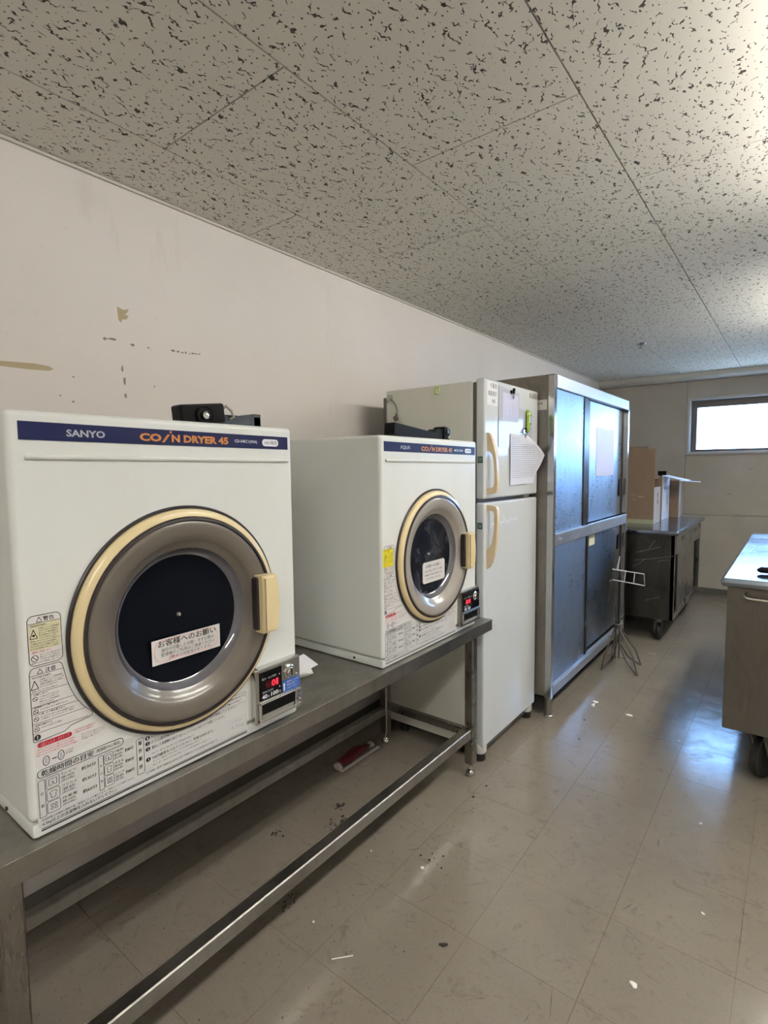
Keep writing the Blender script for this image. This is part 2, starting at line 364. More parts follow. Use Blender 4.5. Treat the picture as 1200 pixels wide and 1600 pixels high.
# text --------------------------------------------------------------
_tc = {}
def glyphs(s, bold=0.0):
    k = (s, bold)
    if k not in _tc:
        cu = bpy.data.curves.new('t', 'FONT'); cu.body = s; cu.size = 1; cu.resolution_u = 2; cu.offset = bold
        o = bpy.data.objects.new('t', cu); C.objects.link(o); dg = bpy.context.evaluated_depsgraph_get()
        me = bpy.data.meshes.new_from_object(o.evaluated_get(dg)); vs = [(v.co.x, v.co.y) for v in me.vertices]; fs = [tuple(p.vertices) for p in me.polygons]
        bpy.data.objects.remove(o); bpy.data.curves.remove(cu); bpy.data.meshes.remove(me)
        if not vs: vs = [(0, 0), (1, 0), (1, 1)]; fs = [(0, 1, 2)]
        xs = [v[0] for v in vs]; ys = [v[1] for v in vs]
        _tc[k] = (vs, fs, min(xs), min(ys), max(xs), max(ys))
    return _tc[k]
class Print(MB):
    """flat print on a face: o origin, U right, V up; every layer lies a hair above the last"""
    flat = True
    def __init__(s, o, U=(0, 1, 0), V=(0, 0, 1)):
        super().__init__(); s.o = Vector(o); s.U = Vector(U).normalized(); s.V = Vector(V).normalized(); s.N = s.U.cross(s.V); s.k = 0
    def P(s, u, v, k): return s.o + s.U*u + s.V*v + s.N*(.0002*k)
    def poly(s, pts, mt, k=1): return s.add([s.P(u, v, k) for u, v in pts], [tuple(range(len(pts)))], mt)
    def rect(s, u0, v0, u1, v1, mt, k=1): return s.poly([(u0, v0), (u1, v0), (u1, v1), (u0, v1)], mt, k)
    def text(s, t, u0, v0, u1, v1, mt='black_print', k=2, bold=0.0):
        cjk = any(ord(ch) > 0x2fff for ch in t)
        if cjk and bold:      # thicken by overprinting, the outline offset breaks dense characters
            e = (v1-v0)*min(bold*2.2, .05)
            for q in (-1, 1): s.text(t, u0+q*e/2, v0, u1+q*e/2, v1, mt, k)
            return s
        vs, fs, a, b, c, d = glyphs(t, bold)
        return s.add([s.P(u0+(x-a)/(c-a)*(u1-u0), v0+(y-b)/(d-b)*(v1-v0), k) for x, y in vs], fs, mt)
    def rr(s, u0, v0, u1, v1, r, n=5):
        out = []
        for cx, cy, a0 in ((u1-r, v1-r, 0), (u0+r, v1-r, 90), (u0+r, v0+r, 180), (u1-r, v0+r, 270)):
            for i in range(n+1):
                a = math.radians(a0+90*i/n); out.append((cx+r*math.cos(a), cy+r*math.sin(a)))
        return out
    def rrect(s, u0, v0, u1, v1, r, mt, k=1): return s.poly(s.rr(u0, v0, u1, v1, r), mt, k)
    def outline(s, pts, w, mt='black_print', k=2, closed=True):
        n = len(pts); P = [Vector((a, b)) for a, b in pts]
        for i in range(n if closed else n-1):
            a = P[i]; b = P[(i+1) % n]; d = (b-a)
            if d.length < 1e-7: continue
            nn = Vector((-d.y, d.x)).normalized()*w/2
            s.poly([tuple(a-nn), tuple(b-nn), tuple(b+nn), tuple(a+nn)], mt, k)
        return s
    def ring(s, u, v, r, w, mt='black_print', k=2, n=20): return s.outline([(u+r*math.cos(2*math.pi*i/n), v+r*math.sin(2*math.pi*i/n)) for i in range(n)], w, mt, k)
    def disc(s, u, v, r, mt, k=2, n=20): return s.poly([(u+r*math.cos(2*math.pi*i/n), v+r*math.sin(2*math.pi*i/n)) for i in range(n)], mt, k)
    def build(s, *a, **kw): kw['smooth'] = 0; return super().build(*a, **kw)

# ------------------------------------------------------------------ the setting
floor = MB().box(WX-.1, YF-.1, -.12, XR+.1, YB+.1, -.004, mt='floor_joint').build('floor', kind='structure', smooth=0)
TS = .305
tile_me = MB().box(.00045, .00045, -.0039, TS-.00045, TS-.00045, 0, mt='floor').mesh('floor_tile', smooth=0)
x_lines = [1.09 + TS*i for i in range(-3, 10)]; y_lines = [1.245 + TS*i for i in range(-13, 17)]
rest = MB()
for xa in x_lines:
    for ya in y_lines:
        if xa < WX or xa+TS > XR or ya < YF or ya+TS > YB:
            x0, x1 = max(xa, WX), min(xa+TS, XR); y0, y1 = max(ya, YF), min(ya+TS, YB)
            if x1-x0 > .02 and y1-y0 > .02: rest.box(x0+.0008, y0+.0008, -.0039, x1-.0008, y1-.0008, 0, mt='floor')
        elif -.3 < ya and xa < 2.7:
            o = bpy.data.objects.new('floor_tile', tile_me); C.objects.link(o); o.location = (xa, ya, 0); o.parent = floor
        else: rest.box(xa+.0008, ya+.0008, -.0039, xa+TS-.0008, ya+TS-.0008, 0, mt='floor')
rest.build('floor_tile', parent=floor, kind='stuff', smooth=0)

# heel marks and scratches on the tiles
rr = random.Random(31)
def heel(x, y, dx, dy, w=.0022):
    d = Vector((dx, dy, 0)); n = Vector((-dy, dx, 0)).normalized()*w; p = Vector((x, y, .0003))
    MB().add([p-n*.2, p+d*.5-n, p+d, p+d*.5+n, p+n*.2], [(0, 1, 2, 3, 4)]).build('heel_mark', 'heel', floor, smooth=0)
for a in ((1.215, 1.255, .035, .075), (1.30, 1.40, .06, .07), (1.36, 1.75, .02, .05), (1.37, 2.08, .015, .04), (1.665, 1.16, -.03, .10), (1.62, 1.12, .0, .03), (1.50, 1.10, .02, .02), (1.06, 1.42, .05, .05), (1.10, 1.52, .04, .08),
          (1.12, 1.70, .03, .09), (1.55, 2.9, .01, .05), (1.40, 2.4, .02, .05), (1.72, 1.6, .02, .05), (1.02, 1.20, .04, .03), (1.5, 1.9, .03, .03), (1.75, 1.95, -.01, .06)): heel(*a, rr.uniform(.001, .0028))
ceil = MB().box(WX-.1, YF-.1, H+.009, XR+.1, YB+.1, H+.1, mt='ceiling_void').build('ceiling', kind='structure', smooth=0)
xs = [.607 + .504*i for i in range(-1, 7)]; L = 1.03
meshes = {}
for i in range(len(xs)):
    x0 = max(xs[i], WX+.001) if i else WX+.001; x1 = min(xs[i]+.504, XR)
    if i == 0: x1 = .607
    ph = 1.415 if i % 2 == 0 else .90
    y = ph - 4*L
    while y < YB-.1:
        y0, y1 = max(y, YF), min(y+L, 6.15)
        if y1-y0 > .05:
            key = (round(x1-x0, 3), round(y1-y0, 3))
            if key not in meshes: meshes[key] = MB().box(.0021, .0021, 0, x1-x0-.0021, y1-y0-.0021, .0085, mt='ceiling').mesh('ceiling_tile', smooth=0)
            o = bpy.data.objects.new('ceiling_tile', meshes[key]); C.objects.link(o); o.location = (x0, y0, H); o.parent = ceil
        y += L

wl_ = MB().box(WX-.12, YF-.1, -.1, WX, YB+.1, H+.1, mt='wall').build('wall_left', kind='structure', smooth=0)
MB().box(XR, YF-.1, -.1, XR+.12, YB+.1, H+.1, mt='wall').build('wall_right', kind='structure', smooth=0)
MB().box(WX-.12, YF-.12, -.1, XR+.12, YF, H+.1, mt='wall').build('wall_front', kind='structure', smooth=0)
wx0, wx1, wz0, wz1 = 1.18, 3.40, 1.445, 1.975
wb = MB()
wb.box(WX, YB+.012, -.1, wx0, YB+.2, H+.1); wb.box(wx1, YB+.012, -.1, XR, YB+.2, H+.1)
wb.box(wx0, YB+.012, -.1, wx1, YB+.2, wz0); wb.box(wx0, YB+.012, wz1, wx1, YB+.2, H+.1)
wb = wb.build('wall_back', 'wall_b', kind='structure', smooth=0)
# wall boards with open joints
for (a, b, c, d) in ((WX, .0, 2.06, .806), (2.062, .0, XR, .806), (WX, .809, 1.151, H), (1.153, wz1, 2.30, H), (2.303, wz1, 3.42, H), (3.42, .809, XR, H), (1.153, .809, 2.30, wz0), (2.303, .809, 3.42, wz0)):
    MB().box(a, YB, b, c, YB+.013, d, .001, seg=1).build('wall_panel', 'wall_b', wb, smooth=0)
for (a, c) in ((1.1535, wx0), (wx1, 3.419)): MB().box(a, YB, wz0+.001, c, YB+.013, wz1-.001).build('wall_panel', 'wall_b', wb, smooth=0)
MB().box(WX+.001, 6.150, 2.185, XR-.001, YB-.001, H-.0005).prism([(WX+.001, 6.150, 2.185), (WX+.001, YB-.001, 2.185), (WX+.001, YB-.001, 2.162), (WX+.001, 6.185, 2.162)], (XR-WX-.002, 0, 0)).build('trim_1', 'cornice', kind='structure', smooth=0)
MB().box(WX, YF, H-.011, WX+.011, 6.15, H-.001, .003).build('trim_2', 'cornice', kind='structure')
MB().box(WX, YF, 0.0005, WX+.006, YB, .06, .002).build('baseboard_left', 'baseboard', kind='structure')
MB().box(WX+.007, YB-.006, 0.0005, XR, YB, .062, .002).build('baseboard_back', 'baseboard', kind='structure')
# window
win = MB()
yo = YB-.012
for bx in ((wx0-.027, yo, wz0-.026, wx1+.027, YB+.001, wz0), (wx0-.027, yo, wz1, wx1+.027, YB+.001, wz1+.026), (wx0-.027, yo, wz0, wx0, YB+.001, wz1), (wx1, yo, wz0, wx1+.027, YB+.001, wz1)): win.box(*bx, bev=.003)
for bx in ((wx0, YB, wz0-.0, wx1, YB+.16, wz0+.006), (wx0, YB, wz1-.006, wx1, YB+.16, wz1), (wx0, YB, wz0, wx0+.006, YB+.16, wz1), (wx1-.006, YB, wz0, wx1, YB+.16, wz1)): win.box(*bx)
win = win.build('window_1', 'trim', kind='structure')
sf = MB(); ys0, ys1 = YB+.075, YB+.11
for bx in ((wx0+.006, ys0, wz0+.006, wx1-.006, ys1, wz0+.030), (wx0+.006, ys0, wz1-.075, wx1-.006, ys1, wz1-.006), (wx0+.006, ys0, wz0+.03, wx0+.056, ys1, wz1-.075), (wx1-.056, ys0, wz0+.03, wx1-.006, ys1, wz1-.075), (2.27, ys0, wz0+.03, 2.32, ys1, wz1-.075)): sf.box(*bx, bev=.003)
sf.build('window_frame', 'frame_dark', win)
for a, b in ((wx0+.056, 2.27), (2.32, wx1-.056)):
    MB().box(a-.004, ys0+.014, wz0+.026, b+.004, ys0+.019, wz1-.071).build('window_pane', 'glass', win, smooth=0)

# marks on the left wall
def flatmark(name, pts, mt, label=None, x=WX):
    MB().prism([(x+.0002, y, z) for y, z in pts], (.0006, 0, 0)).build(name, mt, wl_, label=label, smooth=0)
flatmark('peeled_patch', [(.30, 1.613), (.551, 1.620), (.64, 1.625), (.675, 1.622), (.686, 1.615), (.672, 1.609), (.62, 1.606), (.55, 1.606), (.30, 1.597)], 'peel', 'long tan filler strip')
flatmark('peeled_patch', [(.884, 1.841), (.905, 1.835), (.923, 1.842), (.915, 1.826), (.908, 1.822), (.921, 1.818), (.913, 1.806), (.900, 1.804), (.895, 1.792), (.887, 1.800)], 'peel', 'torn tan patch of missing paint')
def scuffs(pts, w, h, seed):
    rr = random.Random(seed)
    for y, z in pts:
        a = w*rr.uniform(.6, 1.2); b = h*rr.uniform(.5, 1.2)
        n = 8; flatmark('paint_chip', [(y+a*math.cos(2*math.pi*i/n)*rr.uniform(.6, 1.1), z+b*math.sin(2*math.pi*i/n)*rr.uniform(.6, 1.1)) for i in range(n)], 'scuff')
scuffs([(.840, 1.732), (.855, 1.734), (.866, 1.735)], .010, .005, 1)
scuffs([(.930, 1.728), (.985, 1.7275), (1.075, 1.733), (1.094, 1.733), (1.112, 1.732), (1.125, 1.734), (1.140, 1.732), (1.153, 1.736), (1.166, 1.737), (1.180, 1.738)], .0075, .004, 2)
scuffs([(.892, 1.645), (.8975, 1.608), (.8985, 1.560)], .0045, .015, 3)
scuffs([(.52, 1.655), (.70, 1.54), (.735, 1.525), (.74, 1.60), (1.00, 1.60)], .004, .004, 4)
# marks on the back wall
for (a, b, c, d) in ((1.60, .815, 1.90, .820), (1.53, 1.02, 1.56, 1.028), (1.70, 1.27, 1.735, 1.277)):
    MB().box(a, YB-.0008, b, c, YB+.0002, d).build('paint_chip', 'scuff', wb, smooth=0)

# ------------------------------------------------------------------ ceiling lamps (beyond the frame)
def ceiling_lamp(x, y0, y1, label):
    r = thing('ceiling_lamp', (x, (y0+y1)/2, H), label, 'ceiling light', 'fluorescent battens on the ceiling')
    MB().prism([(x-.035, y0, H-.002), (x+.035, y0, H-.002), (x+.012, y0, H-.105), (x-.012, y0, H-.105)], (0, y1-y0, 0)).build('housing', 'lamp_body', r, smooth=0)
    for s in (-1, 1):
        for e in (y0+.006, y1-.024): MB().box(x+s*.05-.012, e, H-.095, x+s*.05+.012, e+.018, H-.045, .004).build('lamp_holder', 'lamp_body', r)
        MB().cyl((x+s*.05, y0+.024, H-.07), (x+s*.05, y1-.024, H-.07), .014, n=16).build('tube', 'tube', r)
ceiling_lamp(2.34, 1.12, 2.36, 'white fluorescent batten on the ceiling over the open floor beside the dryers')
ceiling_lamp(2.34, 3.25, 4.49, 'white fluorescent batten on the ceiling over the steel counter')
ceiling_lamp(2.34, -1.45, -.21, 'white fluorescent batten on the ceiling over the viewer')
r = thing('ceiling_fitting', (1.105, 4.46, H), 'small grey metal fitting on the fissured ceiling boards', 'ceiling fitting')
MB().lathe([(0, -.012), (.014, -.012), (.026, -.006), (.034, 0)], (1.105, 4.46, H), 'z', 20).build('plate', 'steel_bright', r)
MB().cyl((1.105, 4.46, H-.012), (1.105, 4.46, H-.03), .007).lathe([(0, -.030), (.018, -.030), (.018, -.033), (0, -.033)], (1.105, 4.46, H), 'z', 16).build('stem', 'steel_leg', r)

# ------------------------------------------------------------------ steel bench
BX0, BX1, BY0, BY1 = .335, 1.078, -.02, 2.040
BY0 = .225
b = thing('steel_bench', ((BX0+BX1)/2, (BY0+BY1)/2, 0), 'long stainless steel work bench carrying both coin dryers', 'bench')
MB().box(BX0, BY0, BZ-.0012, BX1, BY1, BZ).box(BX1-.0015, BY0, BZ-.043, BX1, BY1, BZ-.0008).box(BX0, BY0, BZ-.043, BX0+.0015, BY1, BZ-.0008)\
    .box(BX0, BY0, BZ-.043, BX1, BY0+.0015, BZ-.0008).box(BX0, BY1-.0015, BZ-.043, BX1, BY1, BZ-.0008).box(BX1-.015, BY0, BZ-.044, BX1, BY1, BZ-.0425).build('bench_top', 'steel', b, smooth=0)
MB().box(BX1-.0012, BY0, BZ-.002, BX1+.0006, BY1, BZ+.0006, .0006).build('top_edge', 'steel_bright', b)
for ya in (BY0+.04, 1.1, BY1-.085): MB().box(BX0+.02, ya, BZ-.03, BX1-.04, ya+.035, BZ-.0015).build('cross_brace', 'steel_leg', b)
def leg(x, y, w=.04):
    l = MB().box(x-w/2, y-w/2, .055, x+w/2, y+w/2, BZ-.0015, .004, seg=1).build('leg', 'steel_leg', b)
    MB().cyl((x, y, .02), (x, y, .062), .009, n=12).lathe([(0, .0005), (.014, .0005), (.019, .006), (.020, .014), (.015, .024), (.010, .03), (0, .032)], (x, y, 0), 'z', 20).build('levelling_foot', 'steel_bright', l)
for x, y in ((1.030, .286), (1.022, 1.958), (.565, .286), (.565, 1.958)): leg(x, y)
MB().box(.998, .306, .172, 1.036, 1.938, .214, .003, seg=1).build('lower_rail', 'steel', b)
MB().box(.548, .306, .150, .582, 1.938, .186, .003, seg=1).build('lower_rail', 'steel', b)
MB().box(.585, 1.943, .172, 1.002, 1.973, .204, .003, seg=1).build('side_rail', 'steel_leg', b)
MB().box(.585, .271, .172, 1.01, .301, .204, .003, seg=1).build('side_rail', 'steel_leg', b)
MB().tube([(1.012, 1.93, .215), (1.004, 1.945, .235), (.998, 1.952, .232), (1.01, 1.96, .2), (1.036, 1.944, .19), (1.03, 1.93, .175), (1.0, 1.935, .18), (.995, 1.94, .215), (1.02, 1.93, .225)], .0022, 6).build('wire_tie', 'cable', b)

# ------------------------------------------------------------------ coin dryers
XF = 1.055; TOP = 1.416
def dryer(y0, v):
    A = v == 1
    DW = .627; y1 = y0+DW; xb = .492
    r = thing('coin_dryer', ((xb+XF)/2, (y0+y1)/2, BZ),
              'nearer white coin dryer with a rectangular notice on its black round window' if A else
              'farther white coin dryer beside the refrigerator, with a yellow sticker and a rounded notice', 'coin dryer', 'coin dryers on the steel bench')
    zb = BZ+.001
    # cabinet wrapper and base pan, separated by a fine seam
    cabn = MB().box(xb, y0, zb+.030, XF, y1, TOP, .011, seg=3).build('cabinet', 'enamel', r)
    yc, zc = y0+.312, .998
    drill(cabn, (XF-.040, yc, zc), (XF+.05, yc, zc), .205)
    MB().box(xb+.002, y0+.002, zb, XF-.001, y1-.002, zb+.0285, .008, seg=2).build('base_pan', 'enamel', r)
    for yy in (xb+.08, XF-.12): MB().cyl((yy, y0-.0006, zb+.015), (yy, y0+.004, zb+.015), .004, n=10).build('screw', 'gasket', r)
    # raised bead and name strip
    MB().tube([(XF+.0015, y0+.026, 1.3365), (XF+.0025, y0+.03, 1.3365), (XF+.0025, y1-.022, 1.3335), (XF+.0015, y1-.018, 1.3335)], .0042, 8).build('raised_bead', 'enamel', r)
    zt, zl = 1.3965, 1.3645
    MB().prism([(XF+.0001, y0+.019, zl+.001), (XF+.0001, y1-.016, zl-.0035), (XF+.0001, y1-.016, zt-.0045), (XF+.0001, y0+.019, zt)], (.0012, 0, 0)).build('name_strip', 'navy', r, smooth=0)
    p = Print((XF+.0014, y0, 0), (0, 1, -.0065))
    dz = zl+.003
    p.text('SANYO' if A else 'ΛQUΛ', .093 if A else .105, dz+.006, .160, dz+.019, 'grey_print' if A else 'white_print', 2, .03 if A else 0)
    p.text('CO', .226, dz+.004, .272, dz+.020, 'orange', 2, .045)
    p.poly([(.272, dz+.003), (.278, dz+.003), (.291, dz+.0195), (.285, dz+.0195)], 'orange', 2); p.disc(.2925, dz+.0245, .0027, 'orange', 2)
    p.text('N DRYER 45', .294, dz+.004, .433, dz+.020, 'orange', 2, .045)
    p.text('CD-S45C1(WA)' if A else 'MCD-CK45', .450, dz+.008, .514, dz+.0165, 'white_print', 2, .01)
    p.build('lettering', None, r)
    p = Print((XF+.0014, y0, 0), (0, 1, -.0065)); p.rrect(.530, dz+.004, .580, dz+.021, .008, 'white_print', 1); p.text('100V専用', .536, dz+.0075, .575, dz+.0175, 'black_print', 2)
    p.build('voltage_badge', None, r)
    # ---- round door
    yc, zc = y0+.312, .998
    Rb = .236
    MB().lathe([(Rb+.004, .0002), (Rb+.004, .004), (Rb+.002, .006), (Rb-.0015, .006), (Rb-.0015, 0)], (XF, yc, zc), 'x', 96).build('door_gasket', 'gasket', r)
    zs = zc-.002
    door = MB().lathe([(Rb-.0025, .004), (Rb-.003, .009), (Rb-.006, .0145), (Rb-.011, .0175), (Rb-.0185, .0185), (Rb-.0185, .0)], (XF, yc, zc), 'x', 96).build('door', 'cream', r)
    MB().lathe([(.2180, .018), (.2172, .0215), (.2120, .0225), (.2105, .019), (.2105, .005)], (XF, yc, zs), 'x', 96).build('window_seal', 'gasket', door)
    MB().lathe([(.2108, .012), (.2102, .0185), (.2075, .0205), (.200, .0208), (.186, .0190), (.174, .0150), (.169, .0110), (.166, .0080), (.159, .0040), (.152, -.001)], (XF, yc, zs), 'x', 96).build('window_ring', 'smoke' if A else 'smoke2', door)
    MB().lathe([(.152, -.001), (.1490, -.006), (.1455, -.012), (.1385, -.0185), (.131, -.022)], (XF, yc, zs), 'x', 96).build('window_bowl', 'rim', door)
    MB().lathe([(.1405, -.0185), (.12, -.0225), (.08, -.0245), (0, -.0255)], (XF, yc, zc), 'x', 64).build('window_glass', 'drum' if A else 'drum2', door)
    MB().lathe([(0, .004), (.0025, .004), (.0042, .001), (.0045, -.003)], (XF-.0235, yc-.003, zc+.004), 'x', 16).build('hub_screw', 'silver', door)
    # the black bracket and the cream pull
    hy0 = y0+.480
    MB().box(XF+.012, hy0-.006, zc-.066, XF+.034, hy0+.006, zc+.062, .006).build('handle_bracket', 'gasket', door)
    hb = MB(); pts = []
    for i in range(13):
        s = -1+2*i/12; pts.append((hy0+.053-.009*s*s, zc-.003+.068*s))
    pts = [(hy0+.002, zc-.071), (hy0+.006, zc-.0715)] + pts + [(hy0+.006, zc+.0655), (hy0+.002, zc+.065)]
    bm = bmesh.new(); vs = [bm.verts.new((XF+.018, a-.001, c)) for a, c in pts]; fc = bm.faces.new(vs)
    ex = bmesh.ops.extrude_face_region(bm, geom=[fc]); bmesh.ops.translate(bm, verts=[q for q in ex['geom'] if isinstance(q, bmesh.types.BMVert)], vec=(.034, 0, 0))
    bmesh.ops.bevel(bm, geom=[e for e in bm.edges if e.calc_length() > .004 and all(abs(q.co.x-XF-.052) < 1e-4 for q in e.verts)], offset=.006, segments=3, affect='EDGES')
    bm.verts.index_update(); hb.add([q.co[:] for q in bm.verts], [[q.index for q in f.verts] for f in bm.faces]); bm.free()
    hb.build('handle', 'cream', door)
    # ---- notice on the window
    if A:
        p = Print((1.0395, .5615, .906), (0, 1, .0), (0, 0, 1)); Wd, Hd = .165, .053
    else:
        p = Print((1.0395, y0+.262, .897), (0, 1, .0), (0, 0, 1)); Wd, Hd = .150, .077
    p.o.x = XF-.019
    if A: p.rect(0, 0, Wd, Hd, 'label_white', 0)
    else: p.rrect(0, 0, Wd, Hd, .012, 'label_white', 0)
    if A:
        p.outline(p.rr(.006, .004, Wd-.006, Hd-.004, .018), .0022, 'pink_print', 1)
        p.text('お客様へのお願い', .014, .0355, .154, .0505, 'black_print', 2, .02)
        p.text('油分の付着した衣類・タオル類の', .020, .0245, .148, .0330, 'black_print', 2)
        p.text('乾燥機のご利用はご遠慮ください', .020, .0145, .150, .0230, 'black_print', 2)
        p.text('(発火', .038, .0045, .062, .0130, 'red_print', 2, .02); p.text('の可能性があります)', .063, .0045, .140, .0130, 'black_print', 2)
    else:
        p.text('お客様へのお願い', .020, .0555, .118, .0665, 'black_print', 2, .01)
        for q, tx in enumerate(('油分の付着した衣類・タオル類の', '乾燥機のご利用はご遠慮ください', '(火災の原因になります)')): p.text(tx, .014+.010*(q == 2), .040-.0145*q, .132-.014*(q == 2), .0475-.0145*q)
    p.build('notice', None, door)
    # ---- printed instructions
    Y = lambda a: a-.322      # photo-measured y of the first dryer -> local
    p = Print((XF+.0003, y0, 0))
    bw = .0011
    # warning column
    o1 = p.rr(Y(.336), .979, Y(.3885), 1.066, .009)
    p.poly(o1, 'label_white', 0); p.outline(o1, bw)
    p.rect(Y(.3375), 1.0465 if A else 1.004, Y(.387), 1.0465, 'label_cream', 0) if A else p.rect(Y(.330), .998, Y(.384), 1.056, 'yellow', 1)
    if A:
        p.rect(Y(.3375), 1.005, Y(.3870), 1.0525, 'label_cream', 1)
    p.outline([(Y(.350), 1.0545), (Y(.3545), 1.0625), (Y(.359), 1.0545)], .0009, k=2); p.text('警告', Y(.361), 1.0545, Y(.378), 1.0625, bold=.03)
    p.outline([(Y(.3375), 1.0525), (Y(.387), 1.0525)], .0008, closed=False, k=2)
    filler = '衣類や洗濯物を入れて使用しないでください発火のおそれがあります油脂の付いたものは乾燥しないこと食用油機械油など'
    rr = random.Random(5)
    def lines(u0, u1, ztop, n, step, h, mt='black_print', jitter=.8, ln=13):
        for q in range(n):
            st = rr.randrange(0, len(filler)-ln); e = u1-(u1-u0)*rr.uniform(0, 1-jitter)*(1.4 if q == n-1 else .5)
            p.text(filler[st:st+ln], u0, ztop-q*step-h, e, ztop-q*step, mt)
    p.text('・引火のおそれあり。', Y(.339), 1.0465, Y(.366), 1.0505, bold=.02, k=2)
    p.outline([(Y(.339), 1.0265), (Y(.3505), 1.0265), (Y(.3448), 1.0425)], .0012, k=2); p.disc(Y(.3448), 1.032, .0022, 'black_print')
    lines(Y(.353), Y(.386), 1.0445, 5, .0042, .0030); lines(Y(.339), Y(.385), 1.0235, 4, .0043, .0031)
    p.text('・絶対に改造しない。', Y(.339), 1.0005, Y(.372), 1.0045, 'red_print')
    p.ring(Y(.3445), .992, .0052, .0011); p.outline([(Y(.341), .9955), (Y(.348), .9885)], .0011, closed=False)
    lines(Y(.353), Y(.386), .9985, 3, .0042, .0030); lines(Y(.339), Y(.385), .9855, 1, .0044, .0030)
    # caution column: right edge follows the door
    o2 = [(Y(.3345), .847), (Y(.3345), .966), (Y(.337), .973), (Y(.341), .9755), (Y(.382), .9755), (Y(.386), .972), (Y(.3885), .962), (Y(.3925), .940), (Y(.3985), .920), (Y(.407), .900), (Y(.418), .882), (Y(.430), .869), (Y(.4335), .864), (Y(.432), .860), (Y(.427), .858), (Y(.395), .854), (Y(.385), .8475), (Y(.338), .8455)]
    p.poly(o2, 'label_white', 0); p.outline(o2, bw)
    p.outline([(Y(.3465), .9645), (Y(.351), .9725), (Y(.3555), .9645)], .0009, k=2); p.text('注意', Y(.359), .9640, Y(.376), .9725, bold=.03)
    for zz, e in ((.9625, .388), (.9315, .395), (.9075, .404), (.8955, .409), (.8775, .422), (.8605, .425)):
        p.outline([(Y(.3345), zz), (Y(e), zz)], .0007, closed=False)
    p.text('・やけどのおそれあり。', Y(.336), .9565, Y(.368), .9605, bold=.02)
    p.outline([(Y(.3360), .9385), (Y(.3475), .9385), (Y(.3418), .9535)], .0012, k=2)
    lines(Y(.350), Y(.388), .9548, 4, .0042, .0030); lines(Y(.337), Y(.390), .9365, 1, .0042, .0030)
    for hz, e, n, tx in ((.9280, .362, 4, '・分解しない。'), (.9055, .378, 1, '・乾燥後すぐ取り出す。'), (.8920, .388, 2, '・ドアに乗ったり物を載せない。'), (.8735, .366, 1, '・接地を確認する。')):
        p.text(tx, Y(.336), hz-.0012, Y(e), hz+.0022, bold=.015)
        p.ring(Y(.341), hz-.0065, .0036, .0009); p.outline([(Y(.3385), hz-.0041), (Y(.3435), hz-.0089)], .0009, closed=False)
        lines(Y(.348), Y(e+.018), hz-.0035, n, .0042, .0027)
    p.disc(Y(.341), .853, .0052, 'black_print'); p.text('!', Y(.3402), .850, Y(.3418), .8565, 'white_print', 3, .03)
    # filter label
    o3 = [(Y(.3345), .802), (Y(.3345), .8440), (Y(.430), .8440), (Y(.447), .850), (Y(.462), .838), (Y(.470), .828), (Y(.468), .820), (Y(.456), .814), (Y(.420), .806), (Y(.385), .797), (Y(.340), .796)]
    p.poly(o3, 'label_white', 0)
    p.rrect(Y(.340), .8335, Y(.396), .8425, .0042, 'red_print', 1); p.text('乾燥フィルターのお手入れ', Y(.344), .8350, Y(.392), .8410, 'label_white', 2, .01)
    lines(Y(.3375), Y(.405), .8315, 3, .0048, .0032, 'red_print', .8, 24); lines(Y(.400), Y(.440), .8435, 2, .0045, .0030, 'red_print', .8, 14)
    for u in (.352, .376): p.outline([(Y(u)+.005*math.cos(a*math.pi/8), .8065+.0085*math.sin(a*math.pi/8)) for a in range(16)], .0013); p.rect(Y(u)-.0018, .8015, Y(u)+.0018, .8115, 'grey_print')
    p.rect(Y(.3615), .8045, Y(.3690), .8065, 'black_print'); lines(Y(.412), Y(.455), .8305, 3, .0042, .0028, ln=18); lines(Y(.384), Y(.398), .812, 2, .0045, .0032, ln=6)
    # drying time table and operating steps
    tb = p.rr(Y(.3335), .6905, Y(.7820), .7855, .004)
    p.poly(tb, 'label_panel', 0)
    p.outline(p.rr(Y(.337), .7785, Y(.487), .7935, .0074), .0011)
    p.text('乾燥時間の目安', Y(.343), .7805, Y(.431), .7915, bold=.015); p.text('(乾燥度97%の場合)', Y(.436), .7825, Y(.480), .7905)
    p.outline(p.rr(Y(.337), .7075, Y(.3475), .7745, .002), .0009)
    p.text('衣', Y(.3395), .747, Y(.345), .753); p.text('類', Y(.3395), .725, Y(.345), .731)
    def icons(u0, u1, zz, hh):
        for q in range(3):
            z = zz-q*hh; p.outline(p.rr(Y(u0), z-hh+.002, Y(u1), z, .003), .0008)
            cx, cz, w = (Y(u0)+Y(u1))/2, z-hh/2+.001, (u1-u0)*.3
            if q == 0: p.outline([(cx-w, cz+.006), (cx+w, cz+.006), (cx+w, cz-.005), (cx+w*.3, cz-.005), (cx, cz+.002), (cx-w*.3, cz-.005), (cx-w, cz-.005)], .0008)
            elif q == 1: p.outline([(cx-w, cz+.004), (cx-w*.4, cz+.006), (cx+w*.4, cz+.006), (cx+w, cz+.004), (cx+w*.6, cz+.001), (cx+w*.6, cz-.006), (cx-w*.6, cz-.006), (cx-w*.6, cz+.001)], .0008)
            else:
                for g in range(4): p.ring(cx+(g % 2-.5)*w, cz+(g//2-.5)*.006, .0022, .0009, n=8)
    icons(.3495, .3705, .7745, .0223)
    for q, (n1, n2, tt) in enumerate((('Tシャツ', '綿100%', '約30分'), ('ブラウス', '混紡', '約30分'), ('作業着', '綿100%', '約60分'))):
        z = .7735-q*.0223
        p.text(n1, Y(.3740), z-.0055, Y(.3990), z); p.text(n2, Y(.3740), z-.0120, Y(.3960), z-.0065); p.text('(約3枚)', Y(.3740), z-.0180, Y(.3960), z-.0130)
        p.text(tt, Y(.4085), z-.0120, Y(.4340), z-.0045, bold=.015)
